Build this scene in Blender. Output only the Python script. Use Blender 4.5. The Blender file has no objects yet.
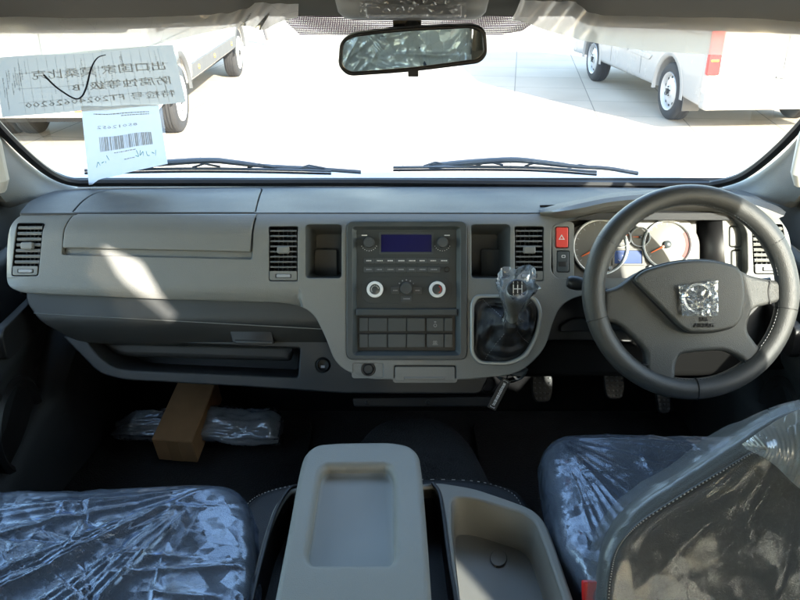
import bpy, bmesh, math, random
from mathutils import Vector, Matrix, noise
R = math.radians
random.seed(7)
sc = bpy.context.scene
col = sc.collection

# ------------------------------------------------------------------ camera
CAM = Vector((0, 0, 1.9)); PITCH = R(24); FPX = 800.0
FW = Vector((0, math.cos(PITCH), -math.sin(PITCH)))
UPV = Vector((0, math.sin(PITCH), math.cos(PITCH)))
RT = Vector((1, 0, 0))
cd = bpy.data.cameras.new('camera'); cam = bpy.data.objects.new('camera', cd); col.objects.link(cam)
cam.location = CAM; cam.rotation_euler = (R(90) - PITCH, 0, 0)
cd.sensor_width = 36; cd.lens = 36 * FPX / 800; cd.clip_start = 0.02; cd.clip_end = 3000
sc.camera = cam
# ------------------------------------------------------------------ light
SUN_EL, SUN_AZ = 25.0, 29.0          # light travels towards -X,+Y
world = bpy.data.worlds.new('World'); sc.world = world; world.use_nodes = True
wn = world.node_tree; bg = wn.nodes['Background']
sky = wn.nodes.new('ShaderNodeTexSky'); sky.sky_type = 'NISHITA'; sky.sun_disc = False
sky.sun_elevation = R(SUN_EL); sky.sun_rotation = R(180 - SUN_AZ)
sky.air_density = 1.3; sky.dust_density = 1.3
wn.links.new(sky.outputs[0], bg.inputs[0]); bg.inputs[1].default_value = 0.13
SD = Vector((-math.sin(R(SUN_AZ)) * math.cos(R(SUN_EL)), math.cos(R(SUN_AZ)) * math.cos(R(SUN_EL)), -math.sin(R(SUN_EL))))
sl = bpy.data.lights.new('sun', 'SUN'); sl.energy = 2.3; sl.angle = R(0.6); sl.color = (1, 0.93, 0.82)
so = bpy.data.objects.new('sun', sl); col.objects.link(so); so.location = (5, -9, 8)
so.rotation_euler = SD.to_track_quat('-Z', 'Y').to_euler()
sc.view_settings.view_transform = 'Standard'; sc.view_settings.look = 'None'
sc.view_settings.gamma = 1; sc.view_settings.use_curve_mapping = False
sc.view_settings.exposure = 3.45
cy = sc.cycles
cy.max_bounces = 10; cy.diffuse_bounces = 5; cy.glossy_bounces = 5; cy.transmission_bounces = 6
cy.transparent_max_bounces = 24; cy.sample_clamp_indirect = 6; cy.caustics_reflective = False; cy.caustics_refractive = False
cy.use_denoising = True

# ------------------------------------------------------------------ materials
MATS = {}
def nmat(name):
    m = bpy.data.materials.new(name); m.use_nodes = True
    return m, m.node_tree, m.node_tree.nodes, m.node_tree.links
def plastic(name, colr, rough=.5, bump=.15, scale=900, spec=.5, metal=0, var=.06, vscale=6, coat=0, grain='noise', dist=.0005, sheen=0):
    m, nt, N, L = nmat(name); b = N['Principled BSDF']
    tc = N.new('ShaderNodeNewGeometry')
    b.inputs['Roughness'].default_value = rough; b.inputs['Metallic'].default_value = metal
    b.inputs['Specular IOR Level'].default_value = spec; b.inputs['Coat Weight'].default_value = coat
    if sheen: b.inputs['Sheen Weight'].default_value = sheen
    nz = N.new('ShaderNodeTexNoise'); nz.inputs['Scale'].default_value = vscale; nz.inputs['Detail'].default_value = 6
    L.new(tc.outputs['Position'], nz.inputs['Vector'])
    mr = N.new('ShaderNodeMapRange'); mr.inputs[1].default_value = .3; mr.inputs[2].default_value = .7
    mr.inputs[3].default_value = 1 - var; mr.inputs[4].default_value = 1 + var
    L.new(nz.outputs[0], mr.inputs[0])
    mx = N.new('ShaderNodeVectorMath'); mx.operation = 'SCALE'; mx.inputs[0].default_value = colr[:3]
    L.new(mr.outputs[0], mx.inputs['Scale']); L.new(mx.outputs[0], b.inputs['Base Color'])
    rr_ = N.new('ShaderNodeMapRange'); rr_.inputs[1].default_value = .3; rr_.inputs[2].default_value = .7
    rr_.inputs[3].default_value = max(0, rough - .06); rr_.inputs[4].default_value = min(1, rough + .06)
    L.new(nz.outputs[0], rr_.inputs[0]); L.new(rr_.outputs[0], b.inputs['Roughness'])
    if bump:
        if grain == 'noise':
            g = N.new('ShaderNodeTexNoise'); g.inputs['Scale'].default_value = scale; g.inputs['Detail'].default_value = 2
        else:
            g = N.new('ShaderNodeTexVoronoi'); g.inputs['Scale'].default_value = scale
        L.new(tc.outputs['Position'], g.inputs['Vector'])
        bp = N.new('ShaderNodeBump'); bp.inputs['Strength'].default_value = bump; bp.inputs['Distance'].default_value = dist
        L.new(g.outputs[0], bp.inputs['Height']); L.new(bp.outputs[0], b.inputs['Normal'])
    MATS[name] = m; return m
G_LIGHT = plastic('light_grey_trim', (.18, .182, .175), .45, .5, 650, grain='voronoi', dist=.0006, var=.05, vscale=9)
G_PAD = plastic('dark_grey_pad', (.036, .038, .042), .6, .6, 1100, grain='voronoi', dist=.0008, spec=.4)
G_DARK = plastic('dark_plastic', (.025, .027, .029), .5, .4, 1200, dist=.0006)
G_GLOVE = plastic('glovebox_plastic', (.034, .036, .036), .45, .4, 1200, dist=.0006)
G_BLACK = plastic('black_plastic', (.012, .012, .013), .45, .2, 900)
G_FRAME = plastic('console_dark_grey', (.052, .062, .068), .38, .3, 1300, dist=.0005)
G_RADIO = plastic('radio_face', (.036, .043, .046), .4, .1, 1500)
G_BTN = plastic('button_grey', (.062, .07, .075), .35, .1, 1500)
G_WHEEL = plastic('steering_leather', (.036, .037, .037), .42, .5, 900, grain='voronoi', dist=.0006)
G_HUB = plastic('steering_hub_plastic', (.052, .053, .052), .42, .6, 1000, grain='voronoi', dist=.0007)
G_LID = plastic('console_beige_grey', (.225, .215, .188), .45, .5, 900, grain='voronoi', dist=.0006)
G_TRAYFL = plastic('tray_floor', (.205, .205, .195), .5, .2, 1200)
G_HEAD = plastic('headliner_fabric', (.15, .147, .13), .9, .5, 500, spec=.1)
G_VISOR = plastic('visor_vinyl', (.16, .16, .155), .7, .4, 800, spec=.2)
G_MAT = plastic('floor_rubber', (.03, .03, .032), .75, 1, 220, grain='voronoi', dist=.002)
G_LEATH = plastic('black_leather', (.018, .019, .022), .5, .4, 500, grain='voronoi', dist=.001)
G_FAB = plastic('seat_fabric', (.032, .044, .074), .85, .9, 420, grain='voronoi', dist=.0012, spec=.2)
G_FAB2 = plastic('seat_back_vinyl', (.042, .043, .042), .6, .6, 500, grain='voronoi', dist=.001, spec=.3)
G_STITCH = plastic('stitch_thread', (.45, .43, .4), .7, 0)
G_WHITE = plastic('white_print', (.75, .75, .75), .6, 0, var=0)
G_GREYPR = plastic('grey_print', (.30, .31, .33), .6, 0, var=0)
G_CHROME = plastic('satin_chrome', (.72, .73, .74), .22, 0, metal=1, var=.02)
G_RING = plastic('silver_ring', (.82, .83, .84), .35, 0, var=.02)
G_RED = plastic('hazard_red', (.75, .07, .055), .35, .05, var=.03)
G_NEEDLE = plastic('needle_orange', (.9, .17, .03), .4, 0, var=0)
G_GAUGE = plastic('gauge_face', (.15, .146, .132), .5, 0, var=.02)
G_CLUST = plastic('cluster_face', (.105, .10, .092), .5, .1, 900)
G_LCD = plastic('lcd_blue', (.05, .085, .22), .12, 0, var=.0, coat=.6)
G_SCREEN = plastic('radio_screen', (.012, .012, .085), .15, 0, var=.0, coat=.3)
G_CARD = plastic('cardboard', (.42, .245, .12), .8, .4, 160, var=.12, vscale=14, dist=.001, spec=.1)
G_SEAL = plastic('rubber_seal', (.008, .008, .009), .5, 0)
G_WIPER = plastic('wiper_dark', (.12, .14, .165), .4, .1, 400)
G_COWL = plastic('white_cowl', (.75, .75, .74), .4, 0)
G_MIRB = plastic('mirror_black', (.01, .01, .01), .35, .1, 900)
G_REDBELT = plastic('buckle_red', (.75, .02, .015), .4, 0)
G_VANW = plastic('van_white_paint', (.40, .395, .39), .25, 0, coat=.5, var=.03, vscale=2)
G_VANM = plastic('van_moulding_grey', (.10, .105, .11), .5, .1, 300)
G_TYRE = plastic('tyre_rubber', (.035, .035, .037), .85, .5, 60, dist=.004)
G_RIM = plastic('wheel_steel', (.62, .63, .65), .35, 0, metal=.3, var=.04, vscale=20)
G_TAIL = plastic('tail_lamp_red', (.7, .03, .03), .15, 0, coat=.5)
G_AMBER = plastic('amber_lens', (.9, .45, .04), .3, 0)
G_ORANGE = plastic('reflector_orange', (.85, .16, .06), .4, 0)
G_VGLASS = plastic('van_dark_glass', (.03, .035, .04), .06, 0, spec=.6, var=.02)
G_CURT = plastic('curtain_beige', (.52, .47, .38), .85, .5, 300)
G_CURTG = plastic('curtain_grey', (.13, .135, .14), .85, .5, 300)
G_SKIN = plastic('skin', (.45, .28, .2), .6, 0)
G_TROU = plastic('trousers_grey', (.13, .13, .14), .9, .3, 100)
G_SHIRT = plastic('shirt_blue_grey', (.35, .38, .42), .9, .3, 100)
G_HAIR = plastic('hair_black', (.015, .013, .012), .6, .3, 200)
G_SHOE = plastic('pale_shoe', (.5, .48, .45), .6, 0)
G_INK = plastic('black_ink', (.02, .02, .025), .5, 0, var=0)
G_GREEN = plastic('green_ink', (.08, .42, .33), .6, 0, var=0)
G_METAL = plastic('bare_metal', (.4, .4, .4), .4, .1, 300, metal=1)

def hmat(name, colr, tint, rough):     # mirror
    m, nt, N, L = nmat(name); b = N['Principled BSDF']
    b.inputs['Base Color'].default_value = (*colr, 1); b.inputs['Metallic'].default_value = 1; b.inputs['Roughness'].default_value = rough
    return m
G_MIRROR = hmat('mirror_silvering', (.86, .9, .88), 0, .015)

def glass(name, tint=(.93, .96, .95), k=.7):
    m, nt, N, L = nmat(name); N.remove(N['Principled BSDF']); out = N['Material Output']
    t = N.new('ShaderNodeBsdfTransparent'); t.inputs[0].default_value = (*tint, 1)
    g = N.new('ShaderNodeBsdfGlossy'); g.inputs['Roughness'].default_value = .01
    f = N.new('ShaderNodeFresnel'); f.inputs[0].default_value = 1.45
    mu = N.new('ShaderNodeMath'); mu.operation = 'MULTIPLY'; mu.inputs[1].default_value = k; mu.use_clamp = True
    mx = N.new('ShaderNodeMixShader')
    L.new(f.outputs[0], mu.inputs[0]); L.new(mu.outputs[0], mx.inputs[0]); L.new(t.outputs[0], mx.inputs[1]); L.new(g.outputs[0], mx.inputs[2])
    L.new(mx.outputs[0], out.inputs[0]); return m
G_GLASS = glass('windshield_glass', k=.35); G_LENS = glass('clear_lens', (.95, .95, .95), 1.0)

def film(name, haze=.08, k=2.0, scale=14, strength=1.0, dist=.02, rough=.1, detail=1.0, veil=(.8, .85, .9), stretch=(1, 1, 1), clear=(.96, .96, .97), gl=(.8, .88, 1)):  # gl: gloss colour, its blue default puts sky reflection into clear film
    """thin crumpled clear polythene"""
    m, nt, N, L = nmat(name); N.remove(N['Principled BSDF']); out = N['Material Output']
    geo = N.new('ShaderNodeNewGeometry')
    mp = N.new('ShaderNodeMapping'); mp.inputs['Scale'].default_value = stretch; L.new(geo.outputs['Position'], mp.inputs[0])
    nz = N.new('ShaderNodeTexNoise'); nz.inputs['Scale'].default_value = scale * .35; nz.inputs['Detail'].default_value = 3
    L.new(mp.outputs[0], nz.inputs['Vector'])
    vm = N.new('ShaderNodeVectorMath'); vm.operation = 'MULTIPLY_ADD'; vm.inputs[1].default_value = (.7 / scale,) * 3
    L.new(nz.outputs['Color'], vm.inputs[0]); L.new(mp.outputs[0], vm.inputs[2])
    def facet(sc_, amp):
        v = N.new('ShaderNodeTexVoronoi'); v.inputs['Scale'].default_value = sc_; L.new(vm.outputs[0], v.inputs['Vector'])
        c = N.new('ShaderNodeVectorMath'); c.operation = 'SUBTRACT'; c.inputs[1].default_value = (.5, .5, .5); L.new(v.outputs['Color'], c.inputs[0])
        q = N.new('ShaderNodeVectorMath'); q.operation = 'SUBTRACT'; L.new(vm.outputs[0], q.inputs[0]); L.new(v.outputs['Position'], q.inputs[1])
        d_ = N.new('ShaderNodeVectorMath'); d_.operation = 'DOT_PRODUCT'; L.new(c.outputs[0], d_.inputs[0]); L.new(q.outputs[0], d_.inputs[1])
        m_ = N.new('ShaderNodeMath'); m_.operation = 'MULTIPLY'; m_.inputs[1].default_value = amp * 50 * dist; L.new(d_.outputs['Value'], m_.inputs[0]); return m_
    fa, fb_ = facet(scale, 1.0), facet(scale * 3.3, .7 * detail)
    a2 = N.new('ShaderNodeMath'); a2.operation = 'ADD'; L.new(fa.outputs[0], a2.inputs[0]); L.new(fb_.outputs[0], a2.inputs[1])
    bp = N.new('ShaderNodeBump'); bp.inputs['Strength'].default_value = strength; bp.inputs['Distance'].default_value = 1.0
    L.new(a2.outputs[0], bp.inputs['Height'])
    t = N.new('ShaderNodeBsdfTransparent'); t.inputs[0].default_value = (*clear, 1)
    g = N.new('ShaderNodeBsdfGlossy'); g.inputs['Color'].default_value = (*gl, 1); g.inputs['Roughness'].default_value = rough; L.new(bp.outputs[0], g.inputs['Normal'])
    f = N.new('ShaderNodeFresnel'); f.inputs[0].default_value = 1.5; L.new(bp.outputs[0], f.inputs['Normal'])
    mu = N.new('ShaderNodeMath'); mu.operation = 'MULTIPLY_ADD'; mu.inputs[1].default_value = k; mu.inputs[2].default_value = .03; mu.use_clamp = True
    L.new(f.outputs[0], mu.inputs[0])
    d = N.new('ShaderNodeBsdfDiffuse'); d.inputs[0].default_value = (*veil, 1); L.new(bp.outputs[0], d.inputs['Normal'])
    tl = N.new('ShaderNodeBsdfTranslucent'); tl.inputs[0].default_value = (*veil, 1)
    dm = N.new('ShaderNodeMixShader'); dm.inputs[0].default_value = .5; L.new(d.outputs[0], dm.inputs[1]); L.new(tl.outputs[0], dm.inputs[2])
    m1 = N.new('ShaderNodeMixShader'); m1.inputs[0].default_value = haze; L.new(t.outputs[0], m1.inputs[1]); L.new(dm.outputs[0], m1.inputs[2])
    m2 = N.new('ShaderNodeMixShader'); L.new(mu.outputs[0], m2.inputs[0]); L.new(m1.outputs[0], m2.inputs[1]); L.new(g.outputs[0], m2.inputs[2])
    L.new(m2.outputs[0], out.inputs[0]); return m
F_SEAT = film('polythene_seat_film', .25, 1.6, 22, 1.0, .0044, .24, 1.0, veil=(.5, .58, .72), gl=(.72, .82, 1))  # blue veil and gloss carry the reflected sky; the polythene itself is clear
F_BACK = film('polythene_back_film', .16, .22, 16, .8, .0045, .24, .9, veil=(.5, .52, .53), gl=(.9, .92, .95))
F_VISOR = film('polythene_visor_film', .70, 1.0, 8, .6, .006, .2, .5, veil=(.88, .88, .87), clear=(.9, .9, .9), gl=(1, 1, 1))
F_KNOB = film('polythene_knob_film', .12, 2.0, 60, 1, .004, .12, .8, gl=(1, 1, 1))
F_WRAP = film('bubble_wrap_film', .55, 2.5, 60, 1, .006, .12, .8)

def paper(name, colr, tl=.35):
    m, nt, N, L = nmat(name); N.remove(N['Principled BSDF']); out = N['Material Output']
    d = N.new('ShaderNodeBsdfDiffuse'); d.inputs[0].default_value = (*colr, 1)
    t = N.new('ShaderNodeBsdfTranslucent'); t.inputs[0].default_value = (*colr, 1)
    m1 = N.new('ShaderNodeMixShader'); m1.inputs[0].default_value = tl; L.new(d.outputs[0], m1.inputs[1]); L.new(t.outputs[0], m1.inputs[2])
    L.new(m1.outputs[0], out.inputs[0]); return m
G_PAPER = paper('form_paper', (.66, .63, .56)); G_PAPER2 = paper('label_paper', (.8, .84, .88), .4)

def dotted():
    m, nt, N, L = nmat('dotted_frit_band'); N.remove(N['Principled BSDF']); out = N['Material Output']
    geo = N.new('ShaderNodeNewGeometry'); v = N.new('ShaderNodeTexVoronoi'); v.inputs['Scale'].default_value = 300; v.inputs['Randomness'].default_value = 0
    L.new(geo.outputs['Position'], v.inputs['Vector'])
    c = N.new('ShaderNodeMath'); c.operation = 'LESS_THAN'; c.inputs[1].default_value = .60; L.new(v.outputs[0], c.inputs[0])
    t = N.new('ShaderNodeBsdfTransparent'); d = N.new('ShaderNodeBsdfDiffuse'); d.inputs[0].default_value = (.11, .06, .095, 1)
    mx = N.new('ShaderNodeMixShader'); L.new(c.outputs[0], mx.inputs[0]); L.new(t.outputs[0], mx.inputs[1]); L.new(d.outputs[0], mx.inputs[2])
    L.new(mx.outputs[0], out.inputs[0]); return m
G_FRIT = dotted()

def ground_mat():
    m, nt, N, L = nmat('concrete_slabs'); b = N['Principled BSDF']; geo = N.new('ShaderNodeNewGeometry')
    mp = N.new('ShaderNodeMapping'); mp.inputs['Rotation'].default_value = (0, 0, R(8)); L.new(geo.outputs['Position'], mp.inputs[0])
    br = N.new('ShaderNodeTexBrick'); br.offset = 0; br.inputs['Scale'].default_value = 1
    br.inputs['Brick Width'].default_value = 1.0; br.inputs['Row Height'].default_value = 1.0; br.inputs['Mortar Size'].default_value = .007
    br.inputs['Color1'].default_value = (.50, .43, .345, 1); br.inputs['Color2'].default_value = (.55, .48, .39, 1); br.inputs['Mortar'].default_value = (.24, .21, .17, 1)
    L.new(mp.outputs[0], br.inputs['Vector'])
    n1 = N.new('ShaderNodeTexNoise'); n1.inputs['Scale'].default_value = .6; n1.inputs['Detail'].default_value = 8; L.new(geo.outputs['Position'], n1.inputs['Vector'])
    mr = N.new('ShaderNodeMapRange'); mr.inputs[1].default_value = .3; mr.inputs[2].default_value = .7; mr.inputs[3].default_value = .85; mr.inputs[4].default_value = 1.12
    L.new(n1.outputs[0], mr.inputs[0])
    mx = N.new('ShaderNodeVectorMath'); mx.operation = 'SCALE'; L.new(br.outputs[0], mx.inputs[0]); L.new(mr.outputs[0], mx.inputs['Scale'])
    L.new(mx.outputs[0], b.inputs['Base Color']); b.inputs['Roughness'].default_value = .85
    return m
G_GROUND = ground_mat()

# ------------------------------------------------------------------ geometry helpers
def W(px, py, zc):
    return CAM + (FW + RT * ((px - 400) / FPX) + UPV * ((300 - py) / FPX)) * zc
class Plane:
    def __init__(s, O, U, V):
        s.O = Vector(O); s.U = Vector(U).normalized(); s.V = Vector(V).normalized(); s.N = s.U.cross(s.V).normalized()
    def px(s, x, y):                      # pixel of the photo -> coordinates in this real plane
        d = FW + RT * ((x - 400) / FPX) + UPV * ((300 - y) / FPX)
        t = (s.O - CAM).dot(s.N) / d.dot(s.N); q = CAM + d * t - s.O
        return (q.dot(s.U), q.dot(s.V))
    def w(s, u, v, n=0): return s.O + s.U * u + s.V * v + s.N * n
    def wp(s, x, y, n=0): u, v = s.px(x, y); return s.w(u, v, n)
    def off(s, n): return Plane(s.O + s.N * n, s.U, s.V)
DASH = Plane(W(400, 300, 1.64), RT, UPV)
def Dw(n): return DASH.off(n)
def Hz(z): return Plane((0, 0, z), (1, 0, 0), (0, 1, 0))
def Yp(y): return Plane((0, y, 0), (1, 0, 0), (0, 0, 1))

def rpoly(pts, seg=6):
    """pts: (x,y[,r]) polygon with rounded corners"""
    out = []; n = len(pts)
    for i, p in enumerate(pts):
        r = p[2] if len(p) > 2 else 0
        P = Vector(p[:2]); A = Vector(pts[i - 1][:2]); B = Vector(pts[(i + 1) % n][:2])
        if r <= 0: out.append((P.x, P.y)); continue
        a = (A - P); b = (B - P); la, lb = a.length, b.length
        if la < 1e-6 or lb < 1e-6: out.append((P.x, P.y)); continue
        a /= la; b /= lb
        d = min(r, la * .48, lb * .48)
        for k in range(seg + 1):
            t = k / seg
            q = (P + a * d) * (1 - t) ** 2 + P * 2 * t * (1 - t) + (P + b * d) * t * t
            out.append((q.x, q.y))
    return out
def rr(x0, y0, x1, y1, r=2, seg=5): return rpoly([(x0, y0, r), (x1, y0, r), (x1, y1, r), (x0, y1, r)], seg)
def circ(cx, cy, r, n=32, ry=None): return [(cx + r * math.cos(2 * math.pi * k / n), cy + (ry or r) * math.sin(2 * math.pi * k / n)) for k in range(n)]
def smooth(pts, n=40, closed=False):
    P = [Vector(p) for p in pts]; m = len(P); out = []
    segs = m if closed else m - 1
    for i in range(segs):
        p0 = P[(i - 1) % m] if (closed or i > 0) else P[0] * 2 - P[1]; p1 = P[i]; p2 = P[(i + 1) % m]
        p3 = P[(i + 2) % m] if (closed or i + 2 < m) else P[-1] * 2 - P[-2]
        k = max(2, n // segs)
        for j in range(k):
            t = j / k
            out.append(.5 * ((2 * p1) + (p2 - p0) * t + (2 * p0 - 5 * p1 + 4 * p2 - p3) * t * t + (-p0 + 3 * p1 - 3 * p2 + p3) * t ** 3))
    if not closed: out.append(P[-1])
    return out

class MB:
    def __init__(s): s.v = []; s.f = []; s.mi = []; s.mats = []
    def _m(s, m):
        if m is None: return 0
        if m not in s.mats: s.mats.append(m)
        return s.mats.index(m)
    def add(s, vs, fs, m=None):
        o = len(s.v); s.v += [Vector(v) for v in vs]; k = s._m(m)
        for f in fs: s.f.append([i + o for i in f]); s.mi.append(k)
        return s
    def loft(s, loops, closed=True, cap0=False, cap1=False, m=None):
        n = len(loops[0]); vs = [p for l in loops for p in l]; fs = []
        for i in range(len(loops) - 1):
            for j in range(n if closed else n - 1):
                a = i * n + j; b = i * n + (j + 1) % n
                fs.append((a, b, b + n, a + n))
        if cap0: fs.append(tuple(reversed(range(n))))
        if cap1: fs.append(tuple(range((len(loops) - 1) * n, len(loops) * n)))
        return s.add(vs, fs, m)
    def box(s, c, sx, sy, sz, M=None, m=None):
        c = Vector(c); vs = []
        for dz in (-1, 1):
            for dx, dy in ((-1, -1), (1, -1), (1, 1), (-1, 1)):
                q = Vector((dx * sx / 2, dy * sy / 2, dz * sz / 2)); vs.append(c + (M @ q if M else q))
        return s.add(vs, [(0, 3, 2, 1), (4, 5, 6, 7), (0, 1, 5, 4), (1, 2, 6, 5), (2, 3, 7, 6), (3, 0, 4, 7)], m)
    def tube(s, pts, r, n=10, closed=False, m=None, cap=True):
        pts = [Vector(p) for p in pts]; loops = []; k = len(pts)
        rs = r if isinstance(r, (list, tuple)) else [r] * k
        ref = None
        for i, p in enumerate(pts):
            if closed: t = pts[(i + 1) % k] - pts[i - 1]
            else: t = pts[min(i + 1, k - 1)] - pts[max(i - 1, 0)]
            t = t.normalized() if t.length > 1e-9 else Vector((0, 0, 1))
            if ref is None: ref = t.orthogonal().normalized()
            ref = (ref - t * ref.dot(t)).normalized(); b = t.cross(ref)
            loops.append([p + (ref * math.cos(2 * math.pi * j / n) + b * math.sin(2 * math.pi * j / n)) * rs[i] for j in range(n)])
        if closed: loops.append(loops[0])
        return s.loft(loops, True, cap and not closed, cap and not closed, m)
    def lathe(s, c, ax, prof, n=32, m=None):
        """prof: (radius, height along ax)"""
        ax = Vector(ax).normalized(); a = ax.orthogonal().normalized(); b = ax.cross(a); c = Vector(c)
        loops = [[c + ax * h + (a * math.cos(2 * math.pi * j / n) + b * math.sin(2 * math.pi * j / n)) * max(r, 1e-5) for j in range(n)] for r, h in prof]
        return s.loft(loops, True, False, False, m)
    def plate(s, pl, outline, holes=(), top=0, thick=.01, bevel=.002, wf=None, cuts=None, m=None, px=True, res=3):
        cu = bpy.data.curves.new('tmp', 'CURVE'); cu.dimensions = '2D'; cu.fill_mode = 'BOTH'
        cu.bevel_depth = bevel; cu.bevel_resolution = res; cu.extrude = max(thick / 2 - bevel, 0); cu.offset = -bevel
        for lp in [outline] + list(holes):
            pts = [pl.px(*p[:2]) if px else p for p in lp]
            q = []
            for p in pts:
                if not q or (Vector(p) - Vector(q[-1])).length > 1e-5: q.append(p)
            if (Vector(q[0]) - Vector(q[-1])).length < 1e-5: q.pop()
            sp = cu.splines.new('POLY'); sp.points.add(len(q) - 1); sp.use_cyclic_u = True
            for i, p in enumerate(q): sp.points[i].co = (p[0], p[1], 0, 1)
        ob = bpy.data.objects.new('tmp', cu)
        me = bpy.data.meshes.new_from_object(ob)
        bm = bmesh.new(); bm.from_mesh(me)
        bmesh.ops.remove_doubles(bm, verts=bm.verts, dist=1e-6)
        if cuts:
            us = [v.co.x for v in bm.verts]; vs_ = [v.co.y for v in bm.verts]
            for ax, lo, hi, st in ((0, min(us), max(us), cuts[0]), (1, min(vs_), max(vs_), cuts[1])):
                if not st: continue
                x = lo + st
                while x < hi - 1e-5:
                    co = (x, 0, 0) if ax == 0 else (0, x, 0); no = (1, 0, 0) if ax == 0 else (0, 1, 0)
                    bmesh.ops.bisect_plane(bm, geom=bm.verts[:] + bm.edges[:] + bm.faces[:], plane_co=co, plane_no=no); x += st
        bm.verts.ensure_lookup_table()
        out = []
        for v in bm.verts:
            dz = wf(v.co.x, v.co.y) if wf else 0
            out.append(pl.w(v.co.x, v.co.y, v.co.z - thick / 2 + top + dz))
        s.add(out, [[v.index for v in f.verts] for f in bm.faces], m)
        bm.free(); bpy.data.objects.remove(ob); bpy.data.curves.remove(cu); bpy.data.meshes.remove(me)
        return s
    def pocket(s, pl, outline, depth, shrink=.9, m=None, px=True, shift=(0, 0), lip=.0):
        pts = [Vector(pl.px(*p[:2]) if px else p) for p in outline]
        c = sum(pts, Vector((0, 0))) / len(pts)
        l0 = [pl.w(p.x, p.y, lip) for p in pts]; sh = Vector(shift)
        l1 = [pl.w(*(c + (p - c) * (1 - (1 - shrink) * .8) + sh), -depth * .9) for p in pts]
        l2 = [pl.w(*(c + (p - c) * (shrink - .05) + sh), -depth) for p in pts]
        return s.loft([l0, l1, l2], True, False, True, m)
    def pillow(s, pl, outline, bottom, r, crown=0, rings=8, seg=6, inflate=0, disp=None, m=None, px=True, n=160, top=0):
        pts = [Vector(pl.px(*p[:2]) if px else p) for p in outline]
        # resample evenly
        L = [0]
        for i in range(len(pts)): L.append(L[-1] + (pts[(i + 1) % len(pts)] - pts[i]).length)
        q = []
        for k in range(n):
            d = L[-1] * k / n; i = 0
            while L[i + 1] < d: i += 1
            t = (d - L[i]) / max(L[i + 1] - L[i], 1e-9); q.append(pts[i].lerp(pts[(i + 1) % len(pts)], t))
        pts = q; c = sum(pts, Vector((0, 0))) / n
        def ring(dd, z, sc_=None):
            o = []
            for p in pts:
                a = p - c; l = a.length
                b = a * (1 + (inflate - dd) / l)
                if sc_ is not None: b = a * (1 + (inflate - r) / l) * sc_
                o.append((c + b, z))
            return o
        loops = [ring(.01, bottom), ring(0, bottom * .6), ring(-.004, -r * 1.2 + top)]
        for k in range(seg + 1):
            a = math.pi / 2 * k / seg; loops.append(ring(r * (1 - math.cos(a)), -r + r * math.sin(a) + inflate + top))
        for k in range(1, rings):
            t = 1 - k / rings; loops.append(ring(0, inflate + crown * (1 - t * t) + top, t))
        W3 = []
        for l in loops:
            o = []
            for p, z in l:
                w = pl.w(p.x, p.y, z)
                if disp: w = w + disp(w, (pl.N if z > -r else (pl.U * (p.x - c.x) + pl.V * (p.y - c.y)).normalized()))
                o.append(w)
            W3.append(o)
        s.loft(W3, True, True, False, m)
        cen = pl.w(c.x, c.y, inflate + crown + top); last = len(s.v) - n
        s.v.append(cen); ci = len(s.v) - 1; k = s._m(m)
        for j in range(n): s.f.append([last + j, last + (j + 1) % n, ci]); s.mi.append(k)
        return s
    def build(s, name, mat, parent=None, angle=35, wn=False, solid=0):
        me = bpy.data.meshes.new(name)
        base = Vector((0, 0, 0)); p = parent
        while p: base += p.location; p = p.parent
        org = Vector((0, 0, 0))
        if parent is None:
            lo = Vector([min(v[i] for v in s.v) for i in range(3)]); hi = Vector([max(v[i] for v in s.v) for i in range(3)])
            org = Vector(((lo.x + hi.x) / 2, (lo.y + hi.y) / 2, lo.z)); base = org
        me.from_pydata([v - base for v in s.v], [], s.f); me.validate()
        ms = s.mats or [mat]
        if s.mats and mat is not None: ms = [x if x is not None else mat for x in s.mats]
        for x in ms: me.materials.append(x)
        if len(ms) > 1 and len(me.polygons) == len(s.mi):
            for i, pg in enumerate(me.polygons): pg.material_index = s.mi[i]
        bm = bmesh.new(); bm.from_mesh(me); bmesh.ops.recalc_face_normals(bm, faces=bm.faces); bm.to_mesh(me); bm.free()
        me.shade_smooth(); me.set_sharp_from_angle(angle=R(angle))
        o = bpy.data.objects.new(name, me); col.objects.link(o); o.location = org
        if parent: o.parent = parent; o.location = (0, 0, 0)
        if wn: mo = o.modifiers.new('weighted_normal', 'WEIGHTED_NORMAL'); mo.keep_sharp = True
        if solid: mo = o.modifiers.new('thickness', 'SOLIDIFY'); mo.thickness = solid
        return o
def thing(name, label, cat, loc=(0, 0, 0), group=None):
    o = bpy.data.objects.new(name, None); col.objects.link(o); o.location = loc; o.empty_display_size = .05
    o['label'] = label; o['category'] = cat
    if group: o['group'] = group
    return o
def tag(o, label, cat, group=None):
    o['label'] = label; o['category'] = cat
    if group: o['group'] = group
    return o
def struct(o): o['kind'] = 'structure'; return o
def P1(name, mat, parent, *a, wn=True, **k): return MB().plate(*a, **k).build(name, mat, parent, wn=wn, angle=50)
def text_geo(mb, txt, pl, cu_, cv, size, top=.0003, ang=0, mirror=False, m=None, align='CENTER', extr=0):
    fc = bpy.data.curves.new('tmpf', 'FONT'); fc.body = txt; fc.size = size; fc.align_x = align; fc.align_y = 'CENTER'; fc.extrude = extr
    fc.resolution_u = 2
    ob = bpy.data.objects.new('tmpf', fc)
    me = bpy.data.meshes.new_from_object(ob)
    ca, sa = math.cos(ang), math.sin(ang)
    vs = []
    for v in me.vertices:
        x = -v.co.x if mirror else v.co.x; y = v.co.y
        vs.append(pl.w(cu_ + x * ca - y * sa, cv + x * sa + y * ca, top + v.co.z))
    mb.add(vs, [list(p.vertices) for p in me.polygons], m)
    bpy.data.objects.remove(ob); bpy.data.curves.remove(fc); bpy.data.meshes.remove(me)

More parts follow.
